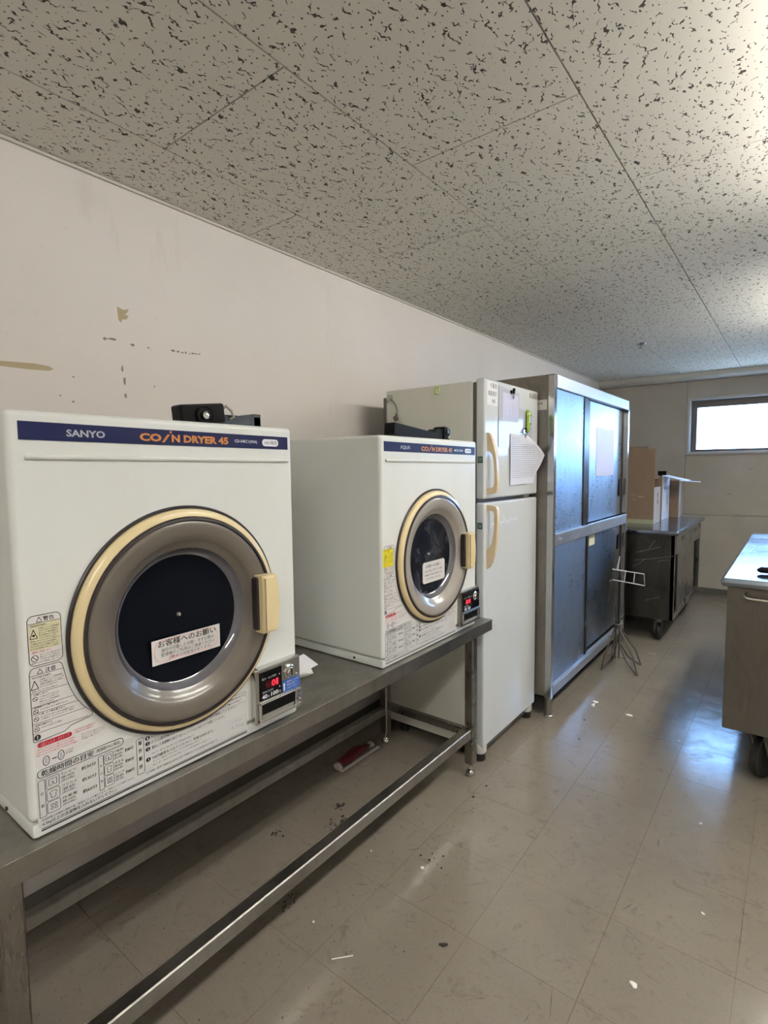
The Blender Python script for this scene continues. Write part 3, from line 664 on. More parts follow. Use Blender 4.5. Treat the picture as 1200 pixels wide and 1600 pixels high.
    p.outline(p.rr(Y(.4385), .7075, Y(.4475), .7745, .002), .0009)
    for q, ch in enumerate('その他'): p.text(ch, Y(.4407), .752-.015*q, Y(.4455), .757-.015*q)
    icons(.4490, .4660, .7745, .0223)
    for q, (n1, n2, tt) in enumerate((('下着(綿)', '綿100%', '約80分'), ('タオル', '綿100%', '約80分'), ('シーツ', '混紡', '約80分'))):
        z = .7735-q*.0223
        p.text(n1, Y(.4680), z-.0055, Y(.4860), z); p.text(n2, Y(.4680), z-.0120, Y(.4840), z-.0065); p.text('(約1枚)', Y(.4680), z-.0180, Y(.4840), z-.0130)
        p.text(tt, Y(.4890), z-.0120, Y(.5060), z-.0045, bold=.015)
    p.text('・乾燥時間は洗濯物の種類や量、室温などにより異なります。目安としてご利用ください。', Y(.337), .7005, Y(.505), .7045)
    p.text('4.5kg以上の洗濯物を入れないでください。', Y(.3395), .6910, Y(.470), .6985, bold=.012)
    p.rect(Y(.338), .6870, Y(.781), .6882, 'black_print'); p.rect(Y(.338), .6830, Y(.781), .6855, 'black_print')
    p.outline(p.rr(Y(.5120), .7030, Y(.5270), .7760, .003), .0009)
    for q, ch in enumerate('操作順序'): p.text(ch, Y(.5160), .7630-.0165*q, Y(.5230), .7720-.0165*q, bold=.03)
    steps = ('ドアを開け洗濯物を入れてください。ドアを確実に閉めてください。', 'ドラム前の糸くずフィルターは、ご使用後に必ず掃除してください。', '脱水した洗濯物を1枚ずつほぐしてドラムに入れてドアを閉じてください。', '100円硬貨を入れてください。乾燥を始めます。')
    for q, tx in enumerate(steps):
        z = .7745-.0115*q-(.0105 if q == 3 else 0)
        p.rrect(Y(.5305), z-.0085, Y(.5405), z, .004, 'black_print', 1); p.text(str(q+1), Y(.5345), z-.0070, Y(.5368), z-.0015, 'white_print', 3)
        p.text(tx, Y(.5440), z-.0078, Y((.735, .752, .720, .690)[q]) if q < 3 else Y(.690), z-.0010, bold=.008)
    for q in range(3): p.text('糸くず、紙片など取り除いてから乾燥時間を確認する', Y(.5445), .7330-.0075*(q+(q > 0)*1.3), Y(.640+.02*q), .7358-.0075*(q+(q > 0)*1.3))
    p.text('(ご注意)  途中で運転を止めると残り時間はなくなり追加料金が必要です。', Y(.5305), .6960, Y(.700), .7015)
    p.outline(p.rr(Y(.7290), .6960, Y(.7790), .7290, .003), .0006, 'grey_print'); p.text('標準乾燥容量', Y(.738), .7200, Y(.768), .7255, 'grey_print'); p.text('4.5kg', Y(.735), .7020, Y(.773), .7150, 'grey_print')
    p.rect(Y(.7300), .7620, Y(.7810), .7840, 'label_white', 1); p.outline(p.rr(Y(.7300), .7620, Y(.7810), .7840, .002), .0006)
    p.text('■点検のお知らせについて', Y(.7325), .7745, Y(.7790), .7800, bold=.02); p.text('■点検は専門業者まで', Y(.7325), .7660, Y(.7700), .7710)
    p.build('printed_instructions', None, r)
    # ---- coin unit
    cy0, cy1, cz0, cz1 = y0+.474, y0+.6205, .6945, .8330
    cu = MB().box(XF-.004, cy0, cz0, XF+.018, cy1, cz1, .005).build('coin_unit', 'steel_bright' if A else 'steel_leg', r)
    xf = XF+.0184
    MB().box(xf-.002, cy0+.012, cz0+.058, xf+.002, cy0+.082, cz1-.010, .0015).build('display', 'black', cu)
    if not A: MB().box(xf-.0015, cy0+.082, cz0+.058, xf+.0015, cy1-.003, cz1-.010, .0015).build('slot_plate', 'black', cu)
    q = Print((xf+.0022, cy0+.012, cz0+.058)); 
    q.rect(.018, .026, .062, .045, 'led_dim', 1)
    q.text('0', .036, .028, .0475, .044, 'led', 2, .02); q.text('1', .050, .028, .056, .044, 'led', 2, .02)
    if not A: q.rect(.020, .028, .034, .044, 'led', 2); q.rect(.044, .030, .050, .042, 'led', 2)
    q.text('乾燥・あと時間', .006, .050, .050, .056, 'grey_print'); q.text('運転時間', .006, .0175, .040, .0225, 'grey_print')
    if A: q.text('40', .005, .004, .021, .0145, 'white_print', 2, .03); q.text('分', .022, .004, .028, .010, 'white_print'); q.text('100', .033, .004, .056, .0145, 'white_print', 2, .03); q.text('円', .057, .004, .064, .010, 'white_print')
    else: q.rrect(.008, .003, .026, .015, .005, 'grey_print', 2); q.rrect(.034, .003, .056, .015, .005, 'grey_print', 2)
    q.disc(.061, .052, .002, 'grey_print'); q.disc(.061, .020, .002, 'grey_print'); q.build('display_print', None, cu)
    ly, lz = cy0+.106, cz1-.032
    lk = MB().lathe([(.0175, -.002), (.0175, .003), (.0150, .005), (.0135, .003), (.0125, .003), (.0110, .010), (.0095, .012), (0, .012)], (xf, ly, lz), 'x', 28).build('coin_lock', 'chrome', cu)
    MB().box(xf+.011, ly-.0013, lz-.008, xf+.0130, ly+.0013, lz+.008).build('coin_slot', 'black', lk)
    MB().cyl((xf-.001, cy1-.012, lz-.018), (xf+.002, cy1-.012, lz-.018), .005, n=14).build('rivet', 'chrome', cu)
    bl = Print((xf+.0002, cy0+.0845, cz0+.056)); bl.rect(0, 0, .058, .030, 'blue', 1)
    bl.poly([(.003, .004), (.007, .004), (.007, .018), (.0095, .018), (.005, .025), (.0005, .018), (.003, .018)], 'white_print', 2)
    for g in range(3): bl.text(('硬貨投入口100円', '硬貨は1枚ずつ', '入れてください')[g], .014, .021-.0078*g, .054-.006*(g > 0), .026-.0078*g, 'label_white', 2)
    bl.build('blue_label', None, cu)
    # coin return tray: frame around a dark pocket
    ty0, ty1, tz0, tz1 = cy0+.008, cy1-.004, cz0+.006, cz0+.053
    fr = MB()
    for bx in ((xf-.001, ty0, tz0, xf+.006, ty1, tz0+.008), (xf-.001, ty0, tz1-.004, xf+.005, ty1, tz1), (xf-.001, ty0, tz0, xf+.005, ty0+.007, tz1), (xf-.001, ty1-.020, tz0, xf+.005, ty1-.015, tz1), (xf-.001, ty1-.004, tz0, xf+.005, ty1, tz1)): fr.box(*bx, bev=.0015)
    fr = fr.build('coin_tray', 'chrome', cu)
    MB().box(xf-.0005, ty0+.006, tz0+.007, xf+.0006, ty1-.018, tz1-.003).build('tray_pocket', 'black', fr, smooth=0)
    MB().box(xf+.0002, ty0+.010, tz0+.008, xf+.0012, ty1-.022, tz0+.016, .0004).build('tray_floor', 'castor', fr)
    MB().tube([(xf+.002, ty1-.010, tz0+.022), (xf+.008, ty1-.010, tz0+.026), (xf+.009, ty1-.007, tz0+.020), (xf+.003, ty1-.006, tz0+.016)], .0022, 8).build('tray_latch', 'chrome', fr)
    if not A:
        MB().tube([(.95, y0+.35+.09*math.cos(a), BZ-.045-.035*math.sin(a)) for a in [math.pi*k/12 for k in range(13)]], .006, 8).build('power_cord', 'rubber', r)
    return r
dryer(.3200, 1)
dryer(1.3120, 2)

# things on top of the dryers
r = thing('black_plastic_unit', (.90, .78, TOP), 'black plastic device with a round lens-like knob on top of the nearest dryer', 'device')
Rz = Matrix.Rotation(math.radians(-7), 3, 'Z')
MB().box(.905, .712, TOP+.006, .955, .826, TOP+.052, .006, rot=Matrix.Rotation(math.radians(6), 3, 'X') @ Rz, piv=(.9, .75, TOP)).build('body', 'black', r)
MB().lathe([(.023, -.002), (.023, .005), (.020, .007), (.018, .003), (.013, .003)], (.955, .762, TOP+.026), 'x', 32).build('lens_ring', 'black', r)
MB().lathe([(.0105, .002), (.009, .009), (.005, .012), (0, .0125)], (.955, .762, TOP+.026), 'x', 20).build('lens', 'chrome', r)
MB().prism([(.87, .826, TOP+.001), (.93, .826, TOP+.001), (.93, .950, TOP+.001), (.87, .950, TOP+.001)], (0, 0, .034)).prism([(.87, .93, TOP+.001), (.93, .93, TOP+.001), (.93, .952, TOP+.001), (.87, .952, TOP+.001)], (0, 0, .042)).build('sleeve', 'blueblack', r, label='glossy bluish-black sleeve')
MB().tube([(.935, .826, TOP+.045), (.940, .835, TOP+.055), (.940, .850, TOP+.045), (.937, .860, TOP+.030), (.934, .850, TOP+.024)], .0035, 8).build('clip', 'smoke2', r)
r = thing('black_plastic_unit', (.92, 1.72, TOP), 'long black plastic device with an upturned head on top of the farther dryer', 'device')
MB().prism([(.90, 1.535, TOP+.018), (.90, 1.540, TOP+.058), (.90, 1.80, TOP+.034), (.90, 1.83, TOP+.050), (.90, 1.875, TOP+.050), (.90, 1.878, TOP+.001), (.90, 1.62, TOP+.001)], (.045, 0, 0)).build('body', 'black', r, smooth=20)
MB().box(.895, 1.862, TOP+.001, .955, 1.905, TOP+.060, .008, rot=Matrix.Rotation(math.radians(-8), 3, 'X')).build('head', 'black', r)
MB().lathe([(.013, 0), (.013, .004), (.009, .005), (0, .003)], (.955, 1.886, TOP+.040), 'x', 20).build('knob', 'blueblack', r)
MB().lathe([(.006, 0), (.005, .004), (0, .005)], (.954, 1.890, TOP+.018), 'x', 14).build('button', 'chrome', r)

# crumpled tissue by the first dryer
def crumple(name, c, sx, sy, sz, mt, seed, label, cat, rot=0.0, n=3, parent=None):
    bm = bmesh.new(); bmesh.ops.create_icosphere(bm, subdivisions=n, radius=1); rr = random.Random(seed)
    ax = [(Vector((rr.uniform(-1, 1), rr.uniform(-1, 1), rr.uniform(-1, 1))).normalized(), rr.uniform(.55, .95)) for _ in range(18)]
    for v in bm.verts:
        k = 1.0
        for a, d in ax:
            q = v.co.dot(a)
            if q > d: k = min(k, d/q)
        v.co *= k*rr.uniform(.94, 1.04)
    R = Matrix.Rotation(rot, 3, 'Z')
    for v in bm.verts:
        v.co = R @ Vector((v.co.x*sx, v.co.y*sy, v.co.z*sz)); v.co.z = max(v.co.z, -sz*.75); v.co += Vector(c)+Vector((0, 0, sz*.75+.0006))
    mb = MB(); bm.verts.index_update(); mb.add([v.co[:] for v in bm.verts], [[v.index for v in f.verts] for f in bm.faces]); bm.free()
    return mb.build(name, mt, parent, label=label, cat=cat, loc=c if parent is None else None, smooth=25)
tz = thing('crumpled_wrapper', (.90, 1.12, BZ), 'crumpled white wrapper on the bench between the dryers', 'litter')
crumple('paper', (.885, 1.125, BZ), .036, .050, .026, 'tissue', 3, None, None, .4, parent=tz)
mb = MB().add([(.85, 1.06, BZ+.040), (.855, 1.16, BZ+.056), (.91, 1.17, BZ+.030), (.915, 1.07, BZ+.026), (.87, 1.11, BZ+.060)], [(0, 1, 4), (1, 2, 4), (2, 3, 4), (3, 0, 4)]); mb.build('paper_flap', 'paper', tz, smooth=0)

# crushed red packet beneath the bench
r = thing('red_packet', (.53, 1.76, 0), 'crushed dark red packet with cream torn ends on the floor under the bench', 'litter')
crumple('packet', (.525, 1.77, .0), .040, .125, .026, 'redpack', 12, None, None, 0, parent=r)
crumple('torn_end', (.535, 1.650, .0), .026, .022, .020, 'card_light', 13, None, None, 0, 2, parent=r)
crumple('torn_end', (.535, 1.880, .0), .022, .024, .020, 'card_light', 14, None, None, 0, 2, parent=r)
MB().box(.556, 1.64, .0008, .570, 1.905, .006, .002).build('torn_rim', 'card_light', r)

# ------------------------------------------------------------------ refrigerator
FX, FY0, FY1 = 1.022, 2.074, 2.660
r = thing('refrigerator', (.75, 2.38, 0), 'white two-door refrigerator between the second dryer and the steel cabinet', 'refrigerator')
MB().box(.498, FY0+.002, .055, .962, FY1-.002, 1.682, .008).build('body', 'fridge_side', r)
MB().box(.958, FY0+.010, .075, .985, FY1-.010, 1.675).build('door_seal', 'cable', r, smooth=0)
ud = MB().box(.980, FY0, 1.176, FX, FY1, 1.690, .009, seg=3).build('upper_door', 'fridge', r)
ld = MB().box(.980, FY0, .068, FX, FY1, 1.160, .009, seg=3).build('lower_door', 'fridge', r)
MB().box(.955, FY1-.09, 1.160, .99, FY1-.03, 1.176, .002).build('hinge', 'silver', r)
MB().box(.93, FY0+.03, .022, .995, FY1-.03, .066, .004).build('kick_plate', 'steel_side', r)
for yy in (FY0+.025, FY1-.045):
    fo = MB().lathe([(.026, .034), (.030, .040), (.030, .066), (.026, .078), (.012, .084), (0, .085)], (.992, yy, 0), 'z', 24).build('foot_cap', 'footcap', r)
    MB().lathe([(0, .0006), (.024, .0006), (.026, .004), (.026, .036), (0, .036)], (.992, yy, 0), 'z', 20).build('rubber_foot', 'rubber', fo)
for yy in (FY0+.05, FY1-.05): MB().cyl((.56, yy, .0006), (.56, yy, .06), .022).build('rear_foot', 'rubber', r)
def fhandle(par, outline):
    y = FY0+.022; w = .022
    bm = bmesh.new(); vs = [bm.verts.new((FX-.003+dx, y, z)) for dx, z in outline]; fc = bm.faces.new(vs)
    ex = bmesh.ops.extrude_face_region(bm, geom=[fc]); bmesh.ops.translate(bm, verts=[q for q in ex['geom'] if isinstance(q, bmesh.types.BMVert)], vec=(0, w, 0))
    bmesh.ops.triangulate(bm, faces=[f for f in bm.faces if len(f.verts) > 4]); bm.verts.index_update()
    mm = MB(); mm.add([v.co[:] for v in bm.verts], [[v.index for v in f.verts] for f in bm.faces]); bm.free()
    mm.build('door_handle', 'cream2', par, label='cream bowed handle', smooth=40)
fhandle(ud, [(0, 1.462), (.012, 1.456), (.024, 1.435), (.036, 1.40), (.045, 1.36), (.050, 1.31), (.052, 1.25), (.050, 1.215), (.043, 1.204), (.02, 1.198), (0, 1.195),
             (0, 1.222), (.020, 1.224), (.034, 1.229), (.038, 1.25), (.038, 1.30), (.034, 1.34), (.026, 1.368), (.014, 1.380), (0, 1.384)])
fhandle(ld, [(0, 1.150), (.030, 1.148), (.046, 1.143), (.052, 1.130), (.053, 1.08), (.049, 1.00), (.041, .95), (.028, .905), (.012, .877), (0, .868),
             (0, .955), (.012, .962), (.026, .985), (.036, 1.03), (.039, 1.08), (.038, 1.112), (.032, 1.124), (.014, 1.127), (0, 1.128)])
for par, z in ((ud, 1.345), (ld, 1.060)):
    tg = Print((.990, FY0-.0006, z-.014), (1, 0, 0)); tg.rect(0, 0, .024, .028, 'green', 1); tg.ring(.012, .014, .006, .0015, 'white_print', 2, 10); tg.build('green_tag', None, par)
pl = MB().box(FX, 2.548, 1.651, FX+.004, 2.640, 1.673, .0015).build('nameplate', 'silver', ud)
# streak of glare on the lower door, painted as white dashes
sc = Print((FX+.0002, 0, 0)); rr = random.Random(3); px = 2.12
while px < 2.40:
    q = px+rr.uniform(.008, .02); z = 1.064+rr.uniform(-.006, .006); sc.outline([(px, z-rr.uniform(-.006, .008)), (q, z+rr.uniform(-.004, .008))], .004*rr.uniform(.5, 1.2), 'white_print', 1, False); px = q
sc.outline([(2.268, 1.078), (2.264, 1.100)], .004, 'white_print', 1, False); sc.build('painted_glare', None, ld)
# clear hooks and the plug cable on the side
hk = MB().box(.508, FY0-.002, 1.632, .538, FY0+.002, 1.662, .001).box(.514, FY0-.012, 1.632, .532, FY0-.002, 1.637, .001).box(.514, FY0-.013, 1.632, .532, FY0-.010, 1.644, .001).build('hook', 'hook', r)
MB().box(.770, FY0-.002, 1.640, .800, FY0+.002, 1.672, .001).box(.778, FY0-.014, 1.640, .796, FY0-.002, 1.650, .003).box(.780, FY0-.015, 1.640, .794, FY0-.010, 1.662, .003).build('hook', 'hook_g', r)
pts = [(.506, FY0-.012, 1.35), (.507, FY0-.012, 1.50), (.505, FY0-.012, 1.59), (.511, FY0-.011, 1.625), (.524, FY0-.009, 1.641), (.543, FY0-.011, 1.634), (.562, FY0-.012, 1.612), (.572, FY0-.012, 1.588), (.571, FY0-.012, 1.566)]
def smooth_pts(P, k=4):
    out = []
    P = [Vector(p) for p in P]
    for i in range(len(P)-1):
        a = P[max(i-1, 0)]; b0 = P[i]; c0 = P[i+1]; d0 = P[min(i+2, len(P)-1)]
        for j in range(k):
            t = j/k; out.append(.5*((2*b0)+(c0-a)*t+(2*a-5*b0+4*c0-d0)*t*t+(3*b0-a-3*c0+d0)*t**3))
    out.append(P[-1]); return out
cb = MB().tube(smooth_pts(pts), .0028, 8).build('power_cord', 'cable', r)
MB().box(.555, FY0-.022, 1.535, .578, FY0-.006, 1.560, .005, rot=Matrix.Rotation(math.radians(-30), 3, 'Y')).box(.566, FY0-.018, 1.552, .576, FY0-.008, 1.572, .003, rot=Matrix.Rotation(math.radians(-25), 3, 'Y')).build('plug', 'cable', cb)
for dy in (-.006, .004): MB().box(.578, FY0-.016+dy+.003, 1.528, .590, FY0-.0145+dy+.003, 1.534, rot=Matrix.Rotation(math.radians(25), 3, 'Y')).build('plug_pin', 'silver', cb)
MB().box(.474, FY0+.012, .12, .498, FY1-.012, 1.652, .002).build('rear_panel', 'cable', r)
# sheets held on the upper door (each a thing of its own)
def sheet(name, pts, mt, x, label, cat='paper', thick=.0008, bend=None):
    mb = MB(); xs_ = x
    mb.prism([(xs_+(bend(y, z) if bend else 0), y, z) for y, z in pts], (thick, 0, 0)); return mb
nt = sheet('door_label', [(2.092, 1.578), (2.194, 1.578), (2.194, 1.680), (2.092, 1.680)], 'paper', FX+.0004, '')
nt = nt.build('door_label', 'label_white', None, 'white label with three lines of black writing on the upper refrigerator door', 'label', loc=(FX, 2.14, 1.58), smooth=0)
q = Print((FX+.0014, 0, 0)); q.text('小宴会', 2.120, 1.652, 2.186, 1.674, bold=.01); q.text('家庭用冷', 2.102, 1.618, 2.184, 1.640, bold=.01); q.text('NO', 2.140, 1.588, 2.170, 1.606, bold=.02)
q.build('writing', None, nt)
sl = sheet('document_sleeve', [(2.203, 1.400), (2.480, 1.400), (2.574, 1.412), (2.574, 1.575), (2.420, 1.590), (2.420, 1.655), (2.203, 1.670)], 'sleeve', FX+.0022, '')
sl = sl.build('document_sleeve', 'sleeve', None, 'glossy plastic document sleeve with a printed table clipped on the upper refrigerator door', 'document', loc=(FX, 2.38, 1.40), smooth=0)
q = Print((FX+.0032, 0, 0)); q.rect(2.245, 1.520, 2.410, 1.645, 'paper_lav', 1)
q.text('使用記録', 2.300, 1.622, 2.350, 1.630, 'grey_print')
for a, bb in ((2.262, 1.600), (2.305, 1.604), (2.338, 1.604), (2.352, 1.600), (2.378, 1.598)): q.text('予備冷凍', a, 1.545, a+.012, bb, 'grey_print'); 
for g in range(4): q.outline([(2.258, 1.545-.006*g), (2.405, 1.540-.005*g)], .0022, 'grey_print', 2, False)
q.build('printed_table', None, sl)
def clip(y, z, label):
    c = thing('binder_clip', (FX+.004, y, z), label, 'clip', 'clips on the refrigerator door')
    MB().prism([(FX+.0056, y-.017, z+.010), (FX+.0056, y+.017, z+.014), (FX+.0056, y+.014, z-.004), (FX+.0056, y-.012, z-.004)], (.007, 0, 0)).build('clip_body', 'black' if 'black' in label else 'steel_bright', c, smooth=0)
    MB().tube([(FX+.011, y-.009, z-.004), (FX+.013, y-.006, z-.018), (FX+.013, y+.002, z-.026), (FX+.013, y+.009, z-.018), (FX+.011, y+.011, z-.004)], .0022, 8).build('clip_wire', 'chrome', c)
    MB().box(FX+.0056, y+.006, z-.002, FX+.016, y+.018, z+.022, .002, rot=Matrix.Rotation(math.radians(-22), 3, 'X')).build('clip_lever', 'black', c)
clip(2.330, 1.650, 'black clip holding the plastic sleeve at the top of the refrigerator door')
# curled notice sheet: right half swings forward from the door
def surf(s_, t_, lift=0.0):
    yL = 2.320
    if t_ < .42: k = t_/.42; yR, zR = 2.500+(2.655-2.500)*k, 1.462+(1.372-1.462)*k
    else: k = (t_-.42)/.58; yR, zR = 2.655+(2.600-2.655)*k**.8, 1.372+(1.232-1.372)*k
    zL = 1.466+(1.228-1.466)*t_
    y = yL+(yR-yL)*s_; z = zL+(zR-zL)*s_**1.5
    curl = .035*max(0, (s_-.45)/.55)**1.6*math.sin(math.pi*min(1, t_*1.1+.08))
    return (FX+.0060+lift+curl+.0015*math.sin(9*s_+3*t_), y, z)
mb = MB(); rows = 14; cols = 16
n_ = cols+1; mb.add([surf(i/cols, j/rows) for j in range(rows+1) for i in range(cols+1)], [(j*n_+i, (j+1)*n_+i, (j+1)*n_+i+1, j*n_+i+1) for j in range(rows) for i in range(cols)])
cs = mb.build('notice_sheet', 'paper', None, 'curled white sheet with faint typed lines hanging on the upper refrigerator door', 'paper', loc=(FX, 2.45, 1.35), smooth=80)
q = MB(); rr = random.Random(2)
for g in range(20):
    t0 = .07+.041*g; u = .05; e = .93 if g > 2 else .5
    while u < e:
        w = rr.uniform(.03, .10); t1 = t0+(.012 if g != 4 else .018); q.add([surf(u, t0, .0012), surf(u, t1, .0012), surf(min(u+w, e), t1, .0012), surf(min(u+w, e), t0, .0012)], [(0, 1, 2, 3)]); u += w+rr.uniform(.006, .02)
q.build('typed_lines', 'grey_print', cs, kind='stuff', smooth=0)
clip(2.470, 1.478, 'silver clip holding the curled sheet on the refrigerator door')
# pea-pod magnet
r = thing('pod_magnet', (FX+.006, 2.500, 1.52), 'shiny green pea-pod shaped magnet on the upper refrigerator door', 'magnet')
mb = MB(); prof = [(0, .055, 0), (.010, .054, .006), (.017, .046, .011), (.019, .034, .014), (.018, .020, .014), (.013, .008, .012), (.0125, -.008, .012), (.014, -.024, .012), (.016, -.036, .011), (.013, -.050, .008), (0, -.054, 0)]
vs = []; n_ = 14
for (a, z, d) in prof:
    for k in range(n_): vs.append((FX+.0045+max(0, d*(.5+.5*math.cos(2*math.pi*k/n_)))*1.3, 2.506+.1*max(0, z-.02)+a*math.sin(2*math.pi*k/n_), 1.533+z))
mb.add(vs, [(i*n_+k, i*n_+(k+1) % n_, (i+1)*n_+(k+1) % n_, (i+1)*n_+k) for i in range(len(prof)-1) for k in range(n_)]); mb.build('pod', 'pod', r, smooth=80)
MB().lathe([(0, .010), (.005, .009), (.008, .004), (.0085, 0)], (FX+.016, 2.512, 1.562), 'x', 16).build('pea', 'pod_dark', r)
MB().lathe([(0, .010), (.005, .009), (.008, .004), (.0085, 0)], (FX+.014, 2.511, 1.520), 'x', 16).build('pea', 'pod_dark', r)
MB().cyl((FX+.0045, 2.506, 1.476), (FX+.013, 2.508, 1.484), .005, .003).build('stalk', 'pod_dark', r)

# ------------------------------------------------------------------ steel cabinet
CX, CY0, CY1, CT = 1.105, 2.666, 4.165, 1.772
r = thing('steel_cabinet', (.8, 3.41, 0), 'tall stainless steel cabinet with four sliding doors beyond the refrigerator', 'cabinet')
CXB = .50
MB().box(CXB, CY0+.002, .112, CX-.030, CY0+.006, CT-.002).build('side_panel', 'steel_side', r, smooth=0)
MB().box(CXB, CY1-.006, .112, CX-.030, CY1-.002, CT-.002).build('side_panel', 'steel_side', r, smooth=0)
MB().box(CXB, CY0+.006, .112, CXB+.004, CY1-.006, CT-.002).build('back_panel', 'steel_side', r, smooth=0)
MB().box(CXB, CY0, CT-.004, CX-.002, CY1, CT).build('top_panel', 'steel_side', r, smooth=0)
MB().box(CXB, CY0+.006, .112, CX-.002, CY1-.006, .130).build('bottom_panel', 'steel_side', r, smooth=0)
MB().box(CXB+.01, CY0+.006, .905, CX-.07, CY1-.006, .920).build('shelf', 'steel_side', r, smooth=0)
for a, bb in ((CY0, CY0+.034), (CY1-.034, CY1)):
    MB().box(CX-.034, a, .10, CX, bb, CT, .002, seg=1).build('post', 'steel_post', r)
MB().box(CX-.028, CY0+.034, 1.708, CX+.003, CY1-.034, CT, .0015, seg=1).build('top_fascia', 'steel_fascia', r)
rail = MB().box(CX-.028, CY0+.034, .902, CX+.004, CY1-.034, .962, .0015, seg=1).box(CX-.010, CY0+.034, .962, CX+.005, CY1-.034, .967, .001, seg=1).build('middle_rail', 'steel_fascia', r)
MB().box(CX-.028, CY0+.034, .112, CX+.003, CY1-.034, .165, .0015, seg=1).box(CX-.016, CY0+.034, .165, CX-.012, CY1-.034, .172).box(CX-.002, CY0+.034, .165, CX+.002, CY1-.034, .172).build('bottom_rail', 'steel_fascia', r)
# tape remnants along the middle rail
rr = random.Random(11)
tp = Print((CX+.0042, 0, 0))
for yy, n in ((2.74, 4), (2.90, 3), (2.98, 2), (3.03, 2), (3.30, 3), (3.45, 2), (3.75, 2), (3.83, 2), (4.02, 7)):
    for k in range(n):
        a = yy+rr.uniform(0, .07); z = .925+rr.uniform(-.012, .018); w = rr.uniform(.008, .022)
        tp.poly([(a, z), (a+w, z+rr.uniform(-.003, .003)), (a+w*.9, z+rr.uniform(.006, .014)), (a+w*.2, z+rr.uniform(.006, .014))], 'tape_edge', 1)
tp.build('tape_remnant', None, rail, kind='stuff')
def sdoor(y0, y1, z0, z1, dx, st0, st1):
    """sliding door: framed leaf; dx sets which track it runs in"""
    x = CX-.006-dx
    d = MB().box(x-.020, y0, z0, x-.004, y1, z1, .001, seg=1).build('sliding_door', 'steel_door', r)
    for a, bb in ((y0, y0+st0), (y1-st1, y1)):
        MB().box(x-.021, a, z0, x+.001, bb, z1, .002, seg=1).build('door_stile', 'steel_stile', d)
    return d
for z0, z1, dpt in ((.968, 1.706, 0), (.172, .900, 0)):
    dl = sdoor(CY0+.036, 3.222 if z0 > .5 else 3.275, z0, z1, .000, .006, .060 if z0 > .5 else .030)
    dr = sdoor(3.270 if z0 > .5 else 3.290, CY1-.036, z0, z1, .026, .080 if z0 > .5 else .050, .010)
    yh = 3.200 if z0 > .5 else 3.250
    MB().box(CX-.006, yh-.004, (z0+z1)/2-.185, CX-.001, yh+.010, (z0+z1)/2-.16, .001).build('door_pull', 'steel_bright', dl)
    if z0 > .5: MB().box(CX-.034, 4.045, 1.10, CX-.030, 4.062, 1.22, .001).build('door_pull', 'black', dr)
    else: MB().box(CX-.034, 4.045, .72, CX-.030, 4.062, .82, .001).build('door_pull', 'black', dr)
for x in (CX-.017, CXB+.02):
    for y in (CY0+.020, CY1-.020):
        MB().cyl((x-.004, y+.004, .001), (x-.004, y+.004, .112), .019, .021, n=20).lathe([(.023, .0008), (.023, .006), (.018, .010)], (x-.004, y+.004, 0), 'z', 20).build('foot', 'steel_leg', r)
for z in (1.700, 1.74): MB().cyl((CX-.17-.1*(z > 1.72), CY0-.001, z), (CX-.17-.1*(z > 1.72), CY0+.003, z), .005, n=10).build('screw', 'gasket', r)
lp = Print((.82, CY0+.0018, 1.60), (1, 0, 0)); lp.rect(.09, 0, .245, .050, 'silver', 1); lp.text('業務用保管庫', .10, .026, .225, .038, 'black_print', 2); lp.text('管理票', .10, .006, .18, .018, 'grey_print', 2); lp.build('side_label', None, r)
MB().box(CX-.0098-.026, 3.498, 1.250, CX-.0090-.026, 3.905, 1.557).build('cabinet_notice', 'paper_lav', None, 'blank greyish paper sheet taped to the far upper cabinet door', 'paper', loc=(CX-.03, 3.7, 1.25), smooth=0)
MB().box(CX-.0098-.026, 3.385, .818, CX-.0090-.026, 3.505, .885).build('door_tag', 'label_cream', None, 'small pale yellow square tag on the lower sliding door', 'label', loc=(CX-.03, 3.45, .82), smooth=0)

# ------------------------------------------------------------------ wire display stand
sx, sy = 1.190, 3.62
r = thing('wire_stand', (sx, sy, 0), 'thin wire display stand with folding feet in front of the steel cabinet', 'stand')
MB().tube([(sx-.010, sy, .060), (sx-.010, sy, .665)], .0055, 8).tube([(sx+.012, sy+.005, .06), (sx+.012, sy+.005, .62)], .0042, 8).build('pole', 'stand_wire', r)
cl = MB().lathe([(.015, .262), (.019, .266), (.019, .290), (.015, .294)], (sx, sy, 0), 'z', 16).lathe([(.004, .262), (.015, .262)], (sx, sy, 0), 'z', 16).build('collar', 'stand_wire', r)
for dx, dy in ((-.066, -.110), (.145, -.08), (-.060, .115), (.12, .13)):
    f = MB().tube([(sx+.01*math.copysign(1, dx), sy, .275), (sx+dx*.35, sy+dy*.35, .205), (sx+dx*.78, sy+dy*.78, .105), (sx+dx, sy+dy, .004), (sx+dx*.95, sy+dy*.95, .008), (sx+dx*.45, sy+dy*.45, .07), (sx+dx*.12, sy+dy*.12, .16)], .0048, 8).build('folding_foot', 'stand_wire', r)
MB().tube([(sx-.045, sy-.02, .205), (sx+.055, sy-.02, .205)], .0028, 6).tube([(sx-.05, sy-.03, .083), (sx+.055, sy-.03, .083)], .0028, 6).build('spreader', 'stand_wire', r)
rk = MB()
za, zb_ = .645, .570
rk.tube([(sx-.02, sy-.01, za+.002), (sx+.155, sy-.02, za-.006), (sx+.160, sy-.02, zb_-.004), (sx-.035, sy-.01, zb_+.010), (sx-.05, sy-.01, zb_)], .0032, 8)
for k in (.045, .100): rk.tube([(sx+k, sy-.015, za), (sx+k-.006, sy-.015, zb_)], .0028, 6)
rk.tube([(sx-.035, sy-.01, za+.004), (sx+.05, sy-.012, za)], .0036, 6).build('rack', 'stand_white', r)
